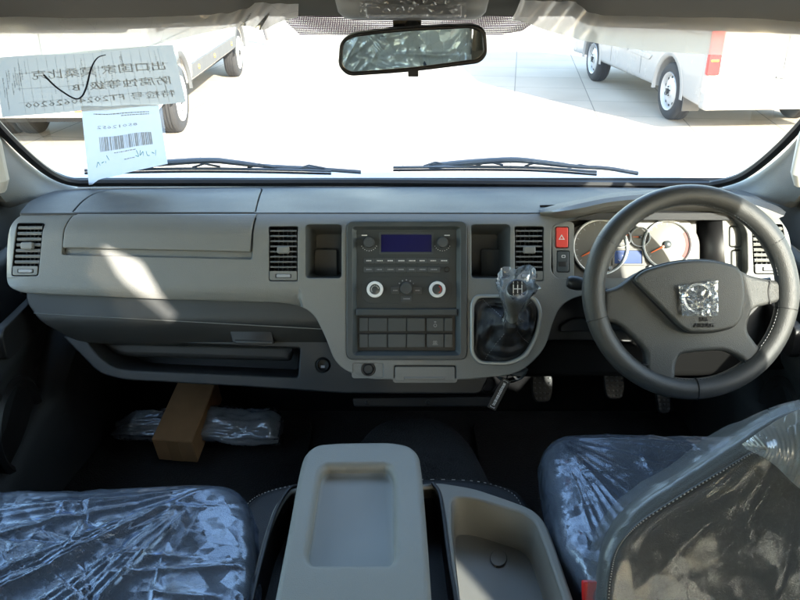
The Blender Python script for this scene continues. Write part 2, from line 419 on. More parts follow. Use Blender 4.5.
# ================================================================== SETTING
g = MB(); g.add([(-400, -300, 0), (400, -300, 0), (400, 900, 0), (-400, 900, 0)], [(0, 1, 2, 3)])
struct(g.build('ground', G_GROUND))

# ================================================================== VAN CABIN
WX = .90          # inner half width
body = thing('van_cabin', 'cabin shell of the van around the camera, grey pillars and dark floor', 'van cabin', (0, 0, .6))
# windshield surface
def ws(s, v):     # s -1..1 across, v 0 bottom .. 1 top
    x = s * (.90 - .06 * v)
    z = 1.345 + .44 * v; y = 1.985 - .415 * v - .06 * s * s
    return Vector((x, y, z))
def ws_px(px, py):
    d = FW + RT * ((px - 400) / FPX) + UPV * ((300 - py) / FPX)
    lo, hi = .6, 3.5
    for _ in range(40):
        t = (lo + hi) / 2; p = CAM + d * t; v = (p.z - 1.345) / .44
        s = p.x / (.90 - .06 * v); y = 1.985 - .415 * v - .06 * s * s
        if p.y > y: hi = t
        else: lo = t
    return p
gl = MB(); nx, ny = 24, 10
gl.add([ws(-1.04 + 2.08 * i / nx, -.12 + 1.24 * j / ny) for j in range(ny + 1) for i in range(nx + 1)],
       [(j * (nx + 1) + i, j * (nx + 1) + i + 1, (j + 1) * (nx + 1) + i + 1, (j + 1) * (nx + 1) + i) for j in range(ny) for i in range(nx)])
gl.build('windshield', G_GLASS, body)
# dotted band at the top of the windshield
fb = MB(); lo = [(286, 20), (300, 33), (312, 33.5), (400, 33), (500, 33), (522, 29), (538, 18)]; hi = [(282, 6), (300, 6), (312, 6), (400, 6), (500, 6), (522, 6), (538, 6)]
inn = lambda p: p + Vector((0, -.004, -.003))
fb.loft([[inn(ws_px(*p)) for p in lo], [inn(ws_px(*p)) for p in hi]], closed=False)
fb.build('dotted_tint_band', G_FRIT, body)
# black rubber seal round the glass
sealpx = [(-30, 84), (-5, 118), (18, 143), (40, 163), (58, 175), (78, 181), (110, 181), (250, 181), (400, 181), (560, 183), (690, 184), (712, 183), (735, 177), (755, 165), (780, 143), (805, 116), (830, 84)]
sp = [v for v in smooth([tuple(ws_px(*p)) for p in sealpx], 80)]
MB().tube([p + Vector((0, -.012, 0)) for p in sp], .0105, 8).build('windshield_seal', G_SEAL, body)
# A pillars: inner light trim. cross-section swept
def pillar(sx):
    xs = [400 + sx * (400 - p) for p in (0,)]
    def f(p): return (400 + sx * (p[0] - 400), p[1])
    # inner edge follows the seal, outer edge next to the door opening
    inner = [(82, 187), (58, 179), (38, 167), (14, 145), (-12, 113), (-45, 70), (-80, 20), (-110, -40)]
    outer = [(10, 208), (4, 200), (-6, 188), (-20, 170), (-40, 140), (-75, 92), (-115, 35), (-150, -30)]
    mb = MB(); I = []; O = []; M_ = []; B1 = []
    for a, b in zip(inner, outer):
        p = ws_px(*f(a)) + Vector((0, -.018, 0)); zc = (p - CAM).dot(FW)
        q = W(*f(b), zc - .16)
        m_ = (p + q) / 2 + Vector((-sx * .0, -.03, .01)); I.append(p); M_.append(m_); O.append(q); B1.append(q + Vector((-sx * -.06 * 1, .05, 0)) + Vector((sx * -0.0, 0, 0)))
    loops = [[Vector(v) for v in smooth([tuple(x) for x in l], 48)] for l in (I, M_, O)]
    A, Bm, C = loops
    mids = []
    for t in [k / 8 for k in range(9)]:
        mids.append([(a * (1 - t) ** 2 + b * 2 * t * (1 - t) + c * t * t) for a, b, c in zip(A, Bm, C)])
    back = [c + Vector((sx * -.05 * -1 * -1, .03, 0)) for c in C]
    mids.append([c + Vector((-.05 if sx > 0 else .05, .02, 0)) for c in C])
    mids.insert(0, [a + Vector((-.02 if sx > 0 else .02, .03, 0)) for a in A])
    mb.loft(mids, closed=False)
    mb.build('windshield_pillar', G_LIGHT, body, angle=70)
    gp = C[20]
    return C
# note: sx=+1 keeps photo-left, -1 mirrors to photo-right
CL = pillar(1); CR = pillar(-1)

# floor, firewall, roof, sides, rear
def slab(name, mat, pts, th=.03, nrm=None):
    mb = MB(); n = Vector(nrm); a = [Vector(p) for p in pts]
    mb.loft([a, [p + n * th for p in a]], True, True, True); return mb.build(name, mat, body, angle=20)
slab('floor', G_MAT, [(-.93, -2.7, .68), (.93, -2.7, .68), (.93, 2.02, .68), (-.93, 2.02, .68)], .04, (0, 0, -1))
G_MATT = plastic('matt_black_carpet', (.010, .010, .011), .9, .6, 300, spec=.08)
slab('firewall', G_MATT, [(-.93, 1.96, .68), (.93, 1.96, .68), (.93, 2.12, 1.0), (-.93, 2.12, 1.0)], .03, (0, 1, 0))
slab('firewall', G_MATT, [(-.93, 2.122, 1.0), (.93, 2.122, 1.0), (.93, 2.07, 1.325), (-.93, 2.07, 1.325)], .03, (0, 1, 0))
slab('cowl', G_COWL, [(-.95, 1.99, 1.30), (.95, 1.99, 1.30), (.95, 2.16, 1.325), (-.95, 2.16, 1.325)], .03, (0, 0, -1))
slab('hood', G_VANW, [(-.93, 2.165, 1.31), (.93, 2.165, 1.31), (.90, 2.55, 1.0), (-.90, 2.55, 1.0)], .03, (0, 0, -1))
slab('nose_panel', G_VANW, [(-.90, 2.552, 1.0), (.90, 2.552, 1.0), (.90, 2.60, .3), (-.90, 2.60, .3)], .03, (0, -1, 0))
# roof with an invented opening, shaped to throw the sun patch on the left dash
ROOFZ = 2.10
def to_roof(px, py, w=0):
    p = Dw(w).wp(px, py); t = (p.z - ROOFZ) / SD.z; return (p - SD * t)
added_opening = [to_roof(*q) for q in ((96, 240), (140, 258), (158, 290), (186, 318), (170, 334), (132, 330), (112, 302), (82, 280))]
rf = Plane((0, 0, ROOFZ), (1, 0, 0), (0, 1, 0))
hp = rpoly([(p.x, p.y, .03) for p in added_opening], 4)
MB().plate(rf, [(-.93, -2.7), (.93, -2.7), (.93, 1.30), (-.93, 1.30)], [hp], top=.02, thick=.03, bevel=.002, px=False).build('roof', G_HEAD, body)
MB().loft([[Vector((-.93, 1.30, 2.08)), Vector((.93, 1.30, 2.08))], [Vector((-.93, 1.40, 1.93)), Vector((.93, 1.40, 1.93))], [Vector((-.91, 1.47, 1.835)), Vector((.91, 1.47, 1.835))],
           [Vector((-.90, 1.555, 1.79)), Vector((.90, 1.555, 1.79))], [Vector((-.90, 1.575, 1.785)), Vector((.90, 1.575, 1.785))], [Vector((-.90, 1.58, 1.80)), Vector((.90, 1.58, 1.80))]], closed=False).build('headliner', G_HEAD, body, solid=.01)
YZ = lambda x: Plane((x, 0, 0), (0, 1, 0), (0, 0, 1))
for sx in (-1, 1):
    pl = YZ(sx * (WX + .02))
    door_w = rpoly([(.74, 1.24, .05), (1.70, 1.24, .06), (1.62, 1.45, .03), (1.33, 1.80, .08), (.74, 1.80, .06)], 5)
    win2 = rpoly([(-.50, 1.24, .06), (.62, 1.24, .06), (.62, 1.88, .06), (-.50, 1.88, .06)], 5) if sx < 0 else rpoly([(-1.3, 1.3, .06), (-.47, 1.3, .06), (-.47, 1.82, .06), (-1.3, 1.82, .06)], 5)
    win3 = rpoly([(-2.35, 1.3, .06), (-1.45, 1.3, .06), (-1.45, 1.82, .06), (-2.35, 1.82, .06)], 5)
    if sx < 0: win3 = rpoly([(-2.35, 1.3, .06), (-.70, 1.3, .06), (-.70, 1.82, .06), (-2.35, 1.82, .06)], 5)
    MB().plate(pl, [(-2.7, .66), (2.10, .66), (2.10, 1.31), (1.93, 1.36), (1.50, 1.86), (1.42, 1.93), (1.30, 2.10), (-2.7, 2.10)], [door_w, win2, win3], top=.015, thick=.03, bevel=.003, px=False).build('side_wall', G_LIGHT if sx < 0 else G_LIGHT, body)
    for w_ in (win2, win3, door_w):
        MB().plate(pl, [(a * 1.0, b) for a, b in w_], [], top=.002, thick=.004, bevel=.0005, px=False).build('side_window', G_GLASS, body)
rp = Plane((0, -2.7, 0), (1, 0, 0), (0, 0, 1))
MB().plate(rp, [(-.93, .66), (.93, .66), (.93, 2.10), (-.93, 2.10)], [rpoly([(-.8, 1.2, .08), (.8, 1.2, .08), (.8, 1.92, .08), (-.8, 1.92, .08)])], thick=.03, bevel=.003, px=False).build('rear_wall', G_LIGHT, body)

# door panels (dark) with switch recess and speaker
for sx in (-1, 1):
    X = sx * .885
    d = thing('door_panel', 'dark moulded door trim with armrest switch recess and speaker beside the ' + ('passenger' if sx < 0 else 'driver') + ' seat', 'door trim', (X, 1.2, .75), 'front door trims')
    prof = []
    ys = [.55, .9, 1.2, 1.45, 1.62, 1.74, 1.82]
    for y in ys:
        k = (y - .55) / 1.27
        zz = [.76, .80, .95, 1.02, 1.06, 1.10, 1.16, 1.22, 1.25]
        xo = [.0, .03, .045, .05, .075, .08, .03, .02, .0]
        prof.append([Vector((X - sx * xo[i] * (1 - .6 * max(0, k - .75) / .25), y, zz[i] + .03 * k)) for i in range(9)])
    MB().loft(prof, closed=False).build('trim_panel', G_DARK, d, angle=60, solid=.01)
    fr = Plane((X - sx * .075, 1.55, 1.16), (0, 1 if sx > 0 else -1, 0), (0, 0, 1))
    sw = MB().plate(fr, rr(-.11, -.035, .12, .035, .02), top=.004, thick=.02, bevel=.003, px=False).build('switch_recess', G_BLACK, d)
    spk = Plane((X - sx * .052, 1.50, .93), (0, 1 if sx > 0 else -1, 0), (0, 0, 1))
    MB().lathe((X - sx * .03, 1.50, .93), (-sx, 0, 0), [(.11, 0), (.11, .018), (.10, .025), (.09, .02), (.085, .012), (0, .016)], 40).build('speaker_grille', G_BLACK, d)
    # lower sill / kick panel
    MB().loft([[Vector((X - sx * a, y, z)) for a, z in ((0, .70), (.05 + b, .70), (.055 + b, .82 + c), (.02, .86 + c))] for y, b, c in ((.5, 0, 0), (1.0, 0, 0), (1.4, .005, .02), (1.62, .03, .10), (1.78, .05, .22), (2.0, .06, .30))], closed=False).build('sill_trim', G_DARK, d, angle=60, solid=.008)

# grab handle / wrapped thing on each pillar
for sx, c in ((-1, CL), (1, CR)):
    mb = MB(); base = W(400 + sx * 400, 158 if sx < 0 else 152, 1.55)
    mb.tube([base + Vector((sx * .012, 0, .06)), base + Vector((sx * -.004, -.02, .035)), base + Vector((sx * -.004, -.02, -.035)), base + Vector((sx * .012, 0, -.06))], [.012, .015, .015, .012], 10)
    tag(mb.build('grab_handle', G_COWL, None), 'pale wrapped grab handle on the windshield pillar at the ' + ('passenger' if sx < 0 else 'driver') + ' side', 'grab handle', 'pillar grab handles')

# ================================================================== DASHBOARD
dash = thing('dashboard', 'grey van dashboard with radio stack, vents, glove box and white instrument cluster', 'dashboard', (0, 1.75, .95))
PX = 1.64 / FPX
# curvature of the fascia: rolls away from the viewer along its top, slightly tucked at the lower edge and the ends
def wf(u, v):
    y = 300 - v / PX; x = 400 + u / PX; d = 0
    if y < 236: d -= .022 * ((236 - y) / 24) ** 2
    if y > 285 and x < 300: d -= .012 * ((y - 285) / 15) ** 2
    if x < 16: d -= .014 * ((16 - x) / 13) ** 2
    if x > 786: d -= .014 * ((x - 786) / 12) ** 2
    return d
F0 = Dw(0)
fas = rpoly([(20, 211, 3), (535, 212.5, 10), (566, 207, 20), (610, 200, 20), (665, 196, 20), (715, 198, 20), (752, 206, 20), (779, 211, 8), (791, 236, 18), (797, 292, 8), (778, 300, 10),
             (600, 294, 4), (577, 296, 14), (560, 306, 12), (553, 322, 20), (545, 350, 16), (520, 374, 18), (470, 379.5, 6), (365, 379.5, 16), (336, 366, 20), (326, 338, 20), (312, 310, 16), (285, 303, 12), (150, 299, 20), (60, 295, 20), (20, 293, 10), (3, 284, 12), (4, 245, 20), (9, 222, 8)])
ventL = rpoly([(17, 223, 2), (43, 223, 2), (38, 276, 3), (11, 276, 3)]); ventA = rr(269, 226.5, 297.5, 281, 2); ventB = rr(515, 226.5, 543.5, 281, 2)
ventR = rpoly([(752, 224, 2), (783, 224, 2), (788, 274, 3), (754, 274, 3)])
cubA = rr(305.5, 224.5, 341.5, 278, 4); cubB = rr(471.5, 224.5, 510, 278, 4)
stackO = rr(346.5, 221, 467, 359.5, 8); gearO = rpoly([(478, 297, 8), (532, 297, 14), (540, 310, 10), (536, 335, 16), (524, 356, 10), (508, 362, 6), (480, 361, 8), (473, 352, 6), (473, 306, 8)])
clusO = rpoly([(552, 226, 6), (575, 219, 12), (612, 209, 20), (660, 206, 20), (705, 208, 20), (735, 214, 10), (747, 228, 8), (748, 272, 6), (742, 278, 5), (556, 278, 6), (551, 270, 4)])
sock = rr(353, 363.5, 383, 377, 2); ash = rr(394, 365.5, 456, 381.5, 2)
airF = rpoly([(74.5, 207, 0), (255.5, 207, 0), (252, 226, 20), (250.3, 252, 2), (63, 248, 2), (65.5, 224, 14)])
airFg = rpoly([(73.1, 207, 0), (256.9, 207, 0), (253.4, 226, 20), (251.8, 259, 2), (62, 254.5, 2), (64.2, 224, 14)])
ashg = rr(395, 366.5, 455, 381, 2)
FH = [ventL, ventA, ventB, ventR, cubA, cubB, stackO, gearO, clusO, sock]
airFg_in = [(x, max(y, 213.5)) for x, y in airFg]
MB().plate(F0, fas, FH + [ash, airFg_in], top=0, thick=.03, bevel=.0025, wf=wf, cuts=(.03, .006)).build('fascia', G_LIGHT, dash, wn=True, angle=50)
# airbag door, lower half on the fascia
ad = MB().plate(F0, [(x, max(y, 213)) for x, y in airF], top=.004, thick=.012, bevel=.003, wf=wf, cuts=(.03, .006)).build('airbag_door', G_LIGHT, dash, wn=True, angle=50)
MB().plate(F0, [(x, max(y, 213.5)) for x, y in rpoly([(72.1, 207, 0), (258, 207, 0), (254.4, 226, 20), (253, 260, 2), (61, 255.5, 2), (63.2, 224, 14)])], top=-.014, thick=.01, bevel=.001, wf=wf, cuts=(.03, .006)).build('airbag_recess', G_LIGHT, dash)
# top pad: from the fascia's rolled edge back to the windshield base
front = [(12, 214), (60, 213), (110, 212.5), (200, 212.3), (300, 212.3), (400, 212.3), (500, 212.6), (540, 213)]
pa = W(400, 212.3, 1.664); pb = ws_px(400, 183.5) + Vector((0, .01, -.008))
PAD = Plane(pa, RT, (pb - pa))
padlen = (pb - pa).length
pw = lambda u, v: .008 * math.sin(max(0, min(1, v / padlen)) * math.pi) 
pad_out = rpoly([(19, 213, 2), (28, 204.5, 6), (62, 191, 14), (78, 184.5, 6), (84, 182.5, 3), (200, 182, 0), (600, 183, 0), (714, 183.5, 3), (724, 186, 8), (752, 197, 10), (779, 211, 2), (781, 213, 2), (600, 212.6), (400, 212.6), (200, 212.6)])
door_pad = rpoly([(73, 212.6), (82, 205, 8), (97, 196, 14), (116, 192.2, 10), (255, 189.8, 3), (262, 191, 3), (254.6, 212.6)])
gap_pad = rpoly([(73.8, 213.2), (82, 204.2, 8), (96, 195, 14), (115.5, 191.2, 10), (255, 188.8, 4), (263.6, 190.4, 4), (264.2, 213.2)])
gap_in = [(x, min(y, 211.9)) for x, y in rpoly([(72, 212.2), (81, 204.3, 8), (96, 195.2, 14), (115.5, 191.3, 10), (255, 188.9, 3), (263.3, 190.5, 3), (255.8, 212.2)])]
MB().plate(PAD, pad_out, [gap_in], top=.0, thick=.016, bevel=.002, wf=pw, cuts=(.05, .03)).build('top_pad', G_PAD, dash, wn=True, angle=50)
MB().plate(PAD, door_pad, top=.001, thick=.012, bevel=.002, wf=pw, cuts=(.05, .03)).build('airbag_door', G_PAD, dash, wn=True, angle=50)
MB().plate(PAD, [(60, 212), (275, 212), (275, 187), (85, 187)], top=-.02, thick=.004, bevel=.0005, wf=pw, cuts=(.05, .03)).build('pad_backing', G_BLACK, dash)
for a, b in ((132, 168), (240, 300)):
    MB().plate(PAD, rr(a, 184.6, b, 186.2, .6), top=.009 if a > 200 else .006, thick=.004, bevel=.0005).build('defrost_slot', G_BLACK, dash)
# sides of the dash (end caps)
for sx in (-1, 1):
    px0 = 400 + sx * 392
    MB().loft([[F0.wp(px0, 216, -.05), F0.wp(px0, 294, -.05)], [F0.wp(px0 + sx * 2, 206, -.16), F0.wp(px0 + sx * 2, 300, -.16)], [F0.wp(px0 + sx * 6, 196, -.3), F0.wp(px0 + sx * 6, 300, -.3)]], closed=False).build('dash_end', G_BLACK, dash, solid=.006)

# ---- vents
def vent(outl, box, skew=0, side=0):
    x0, y0, x1, y1 = box; ys = y1 - 10
    v = MB().pocket(F0, outl, .045, .92, m=G_BLACK, lip=-.0015).build('air_vent', G_BLACK, dash, angle=30)
    ins = MB(); k = 8 if not side else 7
    wfo = lambda px_, py_: wf(*F0.px(px_, py_))
    for i in range(k):
        yy = y0 + 1.5 + (ys - y0 - 3) * (i + .5) / k
        sk = skew * (yy - y0) / (y1 - y0)
        a = F0.wp(x0 + 1 + sk, yy, -.006 + wfo(x0, 240)); b = F0.wp(x1 - 1 + sk * .8, yy, -.006 + wfo(x1, 240))
        h = 1.5 if not side else 2.6
        lp = []
        for p in (a, b):
            lp.append([p + UPV * PX * h * .5 + F0.N * .002, p + F0.N * .004 - UPV * PX * .4, p - UPV * PX * h * .7 + F0.N * .002, p - F0.N * .018 + UPV * PX * (1.2 if side else .0)])
        ins.loft(lp, True, True, True)
    ins.build('slat', G_LIGHT, v, angle=30)
    fn = MB(); nf = 6
    for i in range(nf):
        xx = x0 + (x1 - x0) * (i + .7) / (nf + .4)
        sk = skew * .5
        c = F0.wp(xx + sk, (y0 + ys) / 2, -.03)
        fn.box(c, .0018, (ys - y0) * PX * .98, .012, Matrix((RT, UPV, F0.N)).transposed())
    fn.build('fin', G_DARK, v)
    cx, cyy = (x0 + x1) / 2 + skew * .45, y0 + (ys - y0) * .53
    MB().plate(F0, rr(cx - 6, cyy - 3.6, cx + 6, cyy + 3.6, 2), top=.006 + wfo(cx, 240), thick=.012, bevel=.003).build('vent_tab', G_LIGHT, v, wn=True)
    sk = skew * .9
    MB().plate(F0, rpoly([(x0 + sk * 1.02 + .6, ys, 1), (x1 - .6 + sk, ys, 1), (x1 - .6 + skew, y1 - .8, 2), (x0 + skew + .6, y1 - .8, 2)]), [rr(cx - 8 + skew * .4, ys + 3, cx + 8 + skew * .4, y1 - 3, 1)], top=-.001 + wfo(cx, 240), thick=.006, bevel=.0008).build('vent_frame', G_LIGHT, v, wn=True)
    MB().plate(F0, rr(cx - 7 + skew * .4, ys + 3.2, cx + 7 + skew * .4, y1 - 3.4, 1), top=.001 + wfo(cx, 240), thick=.006, bevel=.0015).build('thumb_wheel', G_GREYPR, v, wn=True)
    return v
vent(ventL, (17, 223, 43, 276), -5.5, 1); vent(ventA, (269, 226.5, 297.5, 281)); vent(ventB, (515, 226.5, 543.5, 281)); vent(ventR, (752, 224, 784, 274), 3, 1)
# ---- storage cubbies
for o_, sh in ((cubA, (.004, .0)), (cubB, (-.006, 0))):
    c = MB().pocket(F0, o_, .09, .80, shift=sh, lip=-.0015).build('storage_pocket', plastic('pocket_grey', (.095, .105, .112), .5, .3, 1200) if 'pocket_grey' not in MATS else MATS['pocket_grey'], dash, angle=40)
    MB().plate(F0.off(-.085), rr(min(p[0] for p in o_) + 9, 249, max(p[0] for p in o_) - 4, 277, 3), top=.005, thick=.010, bevel=.003).build('pocket_step', MATS['pocket_grey'], c)

# ---- centre stack
sin_ = rr(357.5, 230, 455.5, 308.5, 1.5); swin = rr(357.5, 315, 455.5, 350, 1.5)
bz = MB(); bz.plate(F0, stackO, [rr(353, 227, 460, 355, 4)], top=.004, thick=.02, bevel=.002)
# inner funnels
def funnel(mb, a, b, na, nb):
    ra = rr(*a, 3); rb = rr(*b, 1)
    mb.loft([[F0.wp(x, y, na) for x, y in ra], [F0.wp(x, y, nb) for x, y in rb]], True)
funnel(bz, (353, 227, 460, 355), (357.5, 230.5, 455.5, 351), .003, -.009)
bz.build('stack_bezel', G_FRAME, dash, wn=True, angle=40)
P1('stack_bridge', G_FRAME, dash, F0, rr(356, 308.8, 457, 315.5, 1), top=.002, thick=.014, bevel=.0022)
rad = P1('radio_panel', G_RADIO, dash, F0, rr(356.5, 229, 456.5, 309.5, 1), [rr(380, 233.2, 432.6, 252.8, .6)], top=-.006, thick=.01, bevel=.0008)
P1('screen', G_SCREEN, rad, F0, rr(379, 233, 433.5, 253, .5), top=-.0085, thick=.004, bevel=.0004)
P1('screen_trim', G_FRAME, rad, F0, rr(379, 232.2, 433.5, 253.8, 1), [rr(380.8, 234.2, 431.8, 251.8, .5)], top=-.0050, thick=.003, bevel=.0006)
def knob(cx, cyy, r, h, mat, parent, name='knob', prof=None, base=-.006):
    c = F0.wp(cx, cyy, base); r = r * PX
    return MB().lathe(c, F0.N, prof(r, h) if prof else [(r * 1.05, 0), (r, h * .8), (r * .9, h), (0, h * 1.02)], 36).build(name, mat, parent, angle=30)
for cx in (369, 442.5):
    knob(cx, 242.5, 5.3, .014, G_BTN, rad)
    mk = MB()
    for k in range(9):
        a = R(205 + k * 130 / 8); 
        mk.plate(F0, circ(cx + 8.2 * math.cos(a), 242.5 - 8.2 * math.sin(a) * 1.0, .42, 8), top=-.0055, thick=.0008, bevel=.0001, res=1)
    mk.plate(F0, rr(cx - 7.5 if cx < 400 else cx + 2, 234.6, cx - 2 if cx < 400 else cx + 7.5, 235.6, .2), top=-.0055, thick=.0008, bevel=.0001)
    mk.build('dial_marks', G_WHITE, rad)
def button(x0, y0, x1, y1, mat=G_BTN, parent=None, mark=True, h=.0015, base=-.006, name='button'):
    b = P1(name, mat, parent or rad, F0, rr(x0, y0, x1, y1, .8, 3), top=base + h + .001, thick=.004, bevel=.0008)
    if mark:
        mb = MB(); w_ = (x1 - x0); cx, cc = (x0 + x1) / 2, (y0 + y1) / 2; rn = random.Random(int(x0 * 31 + y0))
        x = cx - w_ * .26
        while x < cx + w_ * .24:
            s_ = rn.uniform(.5, 1.3); mb.plate(F0, rr(x, cc - .55, x + s_, cc + .55, .1, 2), top=base + h + .0014, thick=.0004, bevel=.00005, res=1); x += s_ + .35
        mb.build('button_print', G_WHITE if y0 < 264 else G_GREYPR, b)
    return b
for i in range(8):
    x = 363.8 + i * 10.7; button(x, 258, x + 10.2, 263.2)
for i in range(7):
    x = 363.8 + i * 10.7; button(x, 266.8, x + (10.2 if i < 6 else 12.2), 272)
knob(447, 269.5, 3, .002, G_BLACK, rad, 'jack_socket', lambda r, h: [(r, 0), (r, h), (r * .7, h), (r * .6, -.001), (0, -.002)])
P1('climate_panel', G_RADIO, rad, F0, rr(361.5, 276.5, 451.5, 303.5, 12), top=-.0052, thick=.002, bevel=.0005)
for cx in (375, 437.3):
    k = knob(cx, 289.4, 8.3, .012, G_RING, rad, 'climate_knob', lambda r, h: [(r * 1.0, 0), (r * 1.0, h * .8), (r * .95, h), (r * .68, h * 1.05), (r * .62, h * .9)])
    knob(cx, 289.4, 5.6, .010, G_BTN, k, 'knob_cap', lambda r, h: [(r, 0), (r, h * .95), (r * .9, h), (0, h)])
    mk = MB()
    for j in range(9):
        a = R(20 + j * 24) if cx < 400 else R(-60 + j * 15)
        mk.plate(F0, circ(cx + 3.6 * math.cos(a), 289.4 - 3.6 * math.sin(a), .5, 6), top=.0047, thick=.0006, bevel=.00005, res=1)
    mk.build('knob_marks', G_WHITE if cx < 400 else G_TAIL, k)
knob(406.3, 288.5, 6.0, .016, G_BTN, rad, 'fan_knob')
mk = MB()
for j in range(5):
    a = R(35 + j * 27); mk.plate(F0, circ(406.3 + 8.6 * math.cos(a), 288.5 - 8.6 * math.sin(a), .8, 8), top=-.0045, thick=.0006, bevel=.00005, res=1)
mk.build('fan_marks', G_GREYPR, rad)
for q in ((391, 286.8, 399.5, 294), (413.2, 286.8, 422, 294), (400.8, 296, 411.8, 301.5)): button(*q, base=-.0045, h=.001)
swp = P1('switch_panel', G_BLACK, dash, F0, rr(356.5, 314, 456.5, 351.5, 1), top=-.012, thick=.006, bevel=.0008)
for y0, y1 in ((318, 331.2), (334.2, 347.4)):
    for x0, x1 in ((359.5, 367.8), (368.6, 386.8), (388, 406), (407, 425), (427, 443.6), (444.6, 452.6)):
        mr_ = x0 == 427
        b = button(x0, y0, x1, y1, G_FRAME, swp, False, h=.006, base=-.011, name='blank_switch')
        if mr_:
            mb = MB()
            if y0 < 330:
                mb.plate(F0, circ(435.3, 325.5, 1.7, 14), [circ(435.3, 325.5, 1.2, 14)], top=-.0038, thick=.0004, bevel=.00005, res=1); mb.plate(F0, rr(434.3, 321.4, 436.3, 322.6, .3), top=-.0038, thick=.0004, bevel=.00005, res=1)
            else:
                for dx in (-2, .1): mb.plate(F0, rr(435.3 + dx, 341.0, 435.3 + dx + 1.6, 343.8, .4), [rr(435.3 + dx + .4, 341.4, 435.3 + dx + 1.2, 343.4, .2)], top=-.0038, thick=.0004, bevel=.00005, res=1)
                mb.plate(F0, rr(432.6, 344.4, 438, 344.9, .1), top=-.0038, thick=.0004, bevel=.00005, res=1)
            mb.build('switch_print', G_GREYPR, b)
# socket + ashtray
sk = P1('socket_plate', G_LIGHT, dash, F0, rr(352.5, 363, 383.5, 377.5, 2), [circ(368.3, 369.3, 7.2, 24)], top=-.003, thick=.006, bevel=.001)
knob(368.3, 369.3, 7.6, .004, G_BLACK, sk, 'power_socket', lambda r, h: [(r, -.004), (r, 0), (r * .9, h), (r * .72, h), (r * .68, -.01), (0, -.012)])
knob(368.3, 369.3, 4.6, .003, G_DARK, sk, 'socket_cap')
P1('ashtray_lid', G_LIGHT, dash, F0, ashg, top=.001, thick=.012, bevel=.002)
P1('ashtray_grip', G_LIGHT, dash, F0, rr(404, 377, 445, 379.4, 1), top=.005, thick=.008, bevel=.0015)

# ---- lower glove box
GB = Dw(-.035)
gbx = MB().plate(GB, rpoly([(26, 290, 4), (332, 300, 4), (332, 352, 8), (72, 344, 14), (40, 322, 10), (26, 302, 6)]), top=0, thick=.02, bevel=.004,
   wf=lambda u, v: -.00 - .05 * max(0, ((-v / PX + 300) - 318) / 30) ** 1.6 if True else 0, cuts=(0, .008)).build('glove_box', G_GLOVE, dash, wn=True, angle=50)
MB().tube([GB.wp(x, 313 + (x - 30) * .055, .0015) for x in range(34, 326, 10)], .0011, 6).build('glove_box_seam', G_LIGHT, gbx)
hd = MB().plate(GB, rpoly([(228, 330, 2), (270, 332, 2), (273, 345, 3), (231, 343.5, 3)]), top=-.016, thick=.03, bevel=.002).build('latch_recess', G_BLACK, gbx)
MB().plate(GB, rpoly([(233, 340, 1), (271, 341.5, 1), (271.5, 345, 1), (234, 344, 1)]), top=-.0135, thick=.02, bevel=.002).build('latch', G_GLOVE, gbx)
# ---- open parcel shelf below
SH = Dw(-.075)
sh_out = rpoly([(62, 336, 4), (84, 358, 14), (98, 373, 14), (122, 380, 14), (250, 387, 4), (345, 393.5, 4), (480, 394, 6), (492, 372, 4), (470, 365, 2), (350, 340, 2)])
sh_in = rpoly([(86, 340, 2), (97, 355, 10), (112, 367, 10), (130, 370, 6), (298, 377.5, 3), (300, 348, 2)])
MB().plate(SH, sh_out, [sh_in, circ(323, 365, 7, 24)], top=0, thick=.02, bevel=.004).build('parcel_shelf', G_DARK, dash, wn=True, angle=50)
MB().pocket(SH, sh_in, .16, .97, lip=-.003).build('shelf_recess', G_DARK, dash)
MB().plate(SH, rpoly([(84, 341, 2), (96, 354, 10), (112, 359, 10), (285, 364, 3), (290, 347, 2)]), top=-.07, thick=.04, bevel=.012).build('shelf_insert', G_DARK, dash, wn=True)
s2 = MB().lathe(SH.wp(323, 365, -.004), SH.N, [(.0145, 0), (.0145, .006), (.0125, .008), (.0105, .006), (.0105, -.008), (0, -.01)], 30).build('accessory_socket', G_BLACK, dash)
MB().box(SH.wp(323, 366.5, .004), .008, .005, .002, Matrix((RT, UPV, F0.N)).transposed()).build('socket_mark', G_GREYPR, s2)
MB().loft([[SH.wp(x, y, -.015) for x, y in sh_out], [SH.wp(x, y, -.30) for x, y in sh_out]], True, False, True).build('dash_underside', G_BLACK, dash)
# bracket strip below the stack, with screws
bk = MB().plate(Dw(-.16), rpoly([(352, 398, 3), (500, 396, 3), (498, 407, 3), (354, 407, 3)]), top=0, thick=.02, bevel=.003).build('lower_bracket', G_BLACK, dash, wn=True)
for x in (367, 428):
    MB().lathe(Dw(-.16).wp(x, 402.5), F0.N, [(.006, 0), (.006, .003), (.003, .004), (0, .002)], 14).build('screw', G_BLACK, bk)
# ---- driver side lower panels
kn = MB().plate(Dw(-.10), rpoly([(545, 290, 3), (800, 290, 3), (800, 340, 8), (740, 350, 10), (545, 344, 4)]), top=0, thick=.03, bevel=.006).build('knee_panel', G_DARK, dash, wn=True)
MB().plate(Dw(-.085), rpoly([(560, 326, 6), (572, 318, 8), (640, 318, 4), (640, 330, 4), (560, 332, 4)]), top=0, thick=.02, bevel=.004).build('knee_ledge', G_DARK, dash, wn=True)
MB().plate(Dw(-.075), rpoly([(520, 352, 4), (552, 340, 6), (800, 346, 6), (804, 368, 8), (700, 376, 6), (515, 377, 4)]), top=0, thick=.04, bevel=.01).build('knee_bolster', plastic('shade_black_trim', (.005, .005, .005), .85, .2, 900, spec=.1), dash, wn=True)  # near-black colour stands in for shade, sun through the door window lands here

# ---- gear lever bezel opening floor
MB().pocket(F0, gearO, .07, .95, lip=-.0015).build('gear_well', G_BLACK, dash)

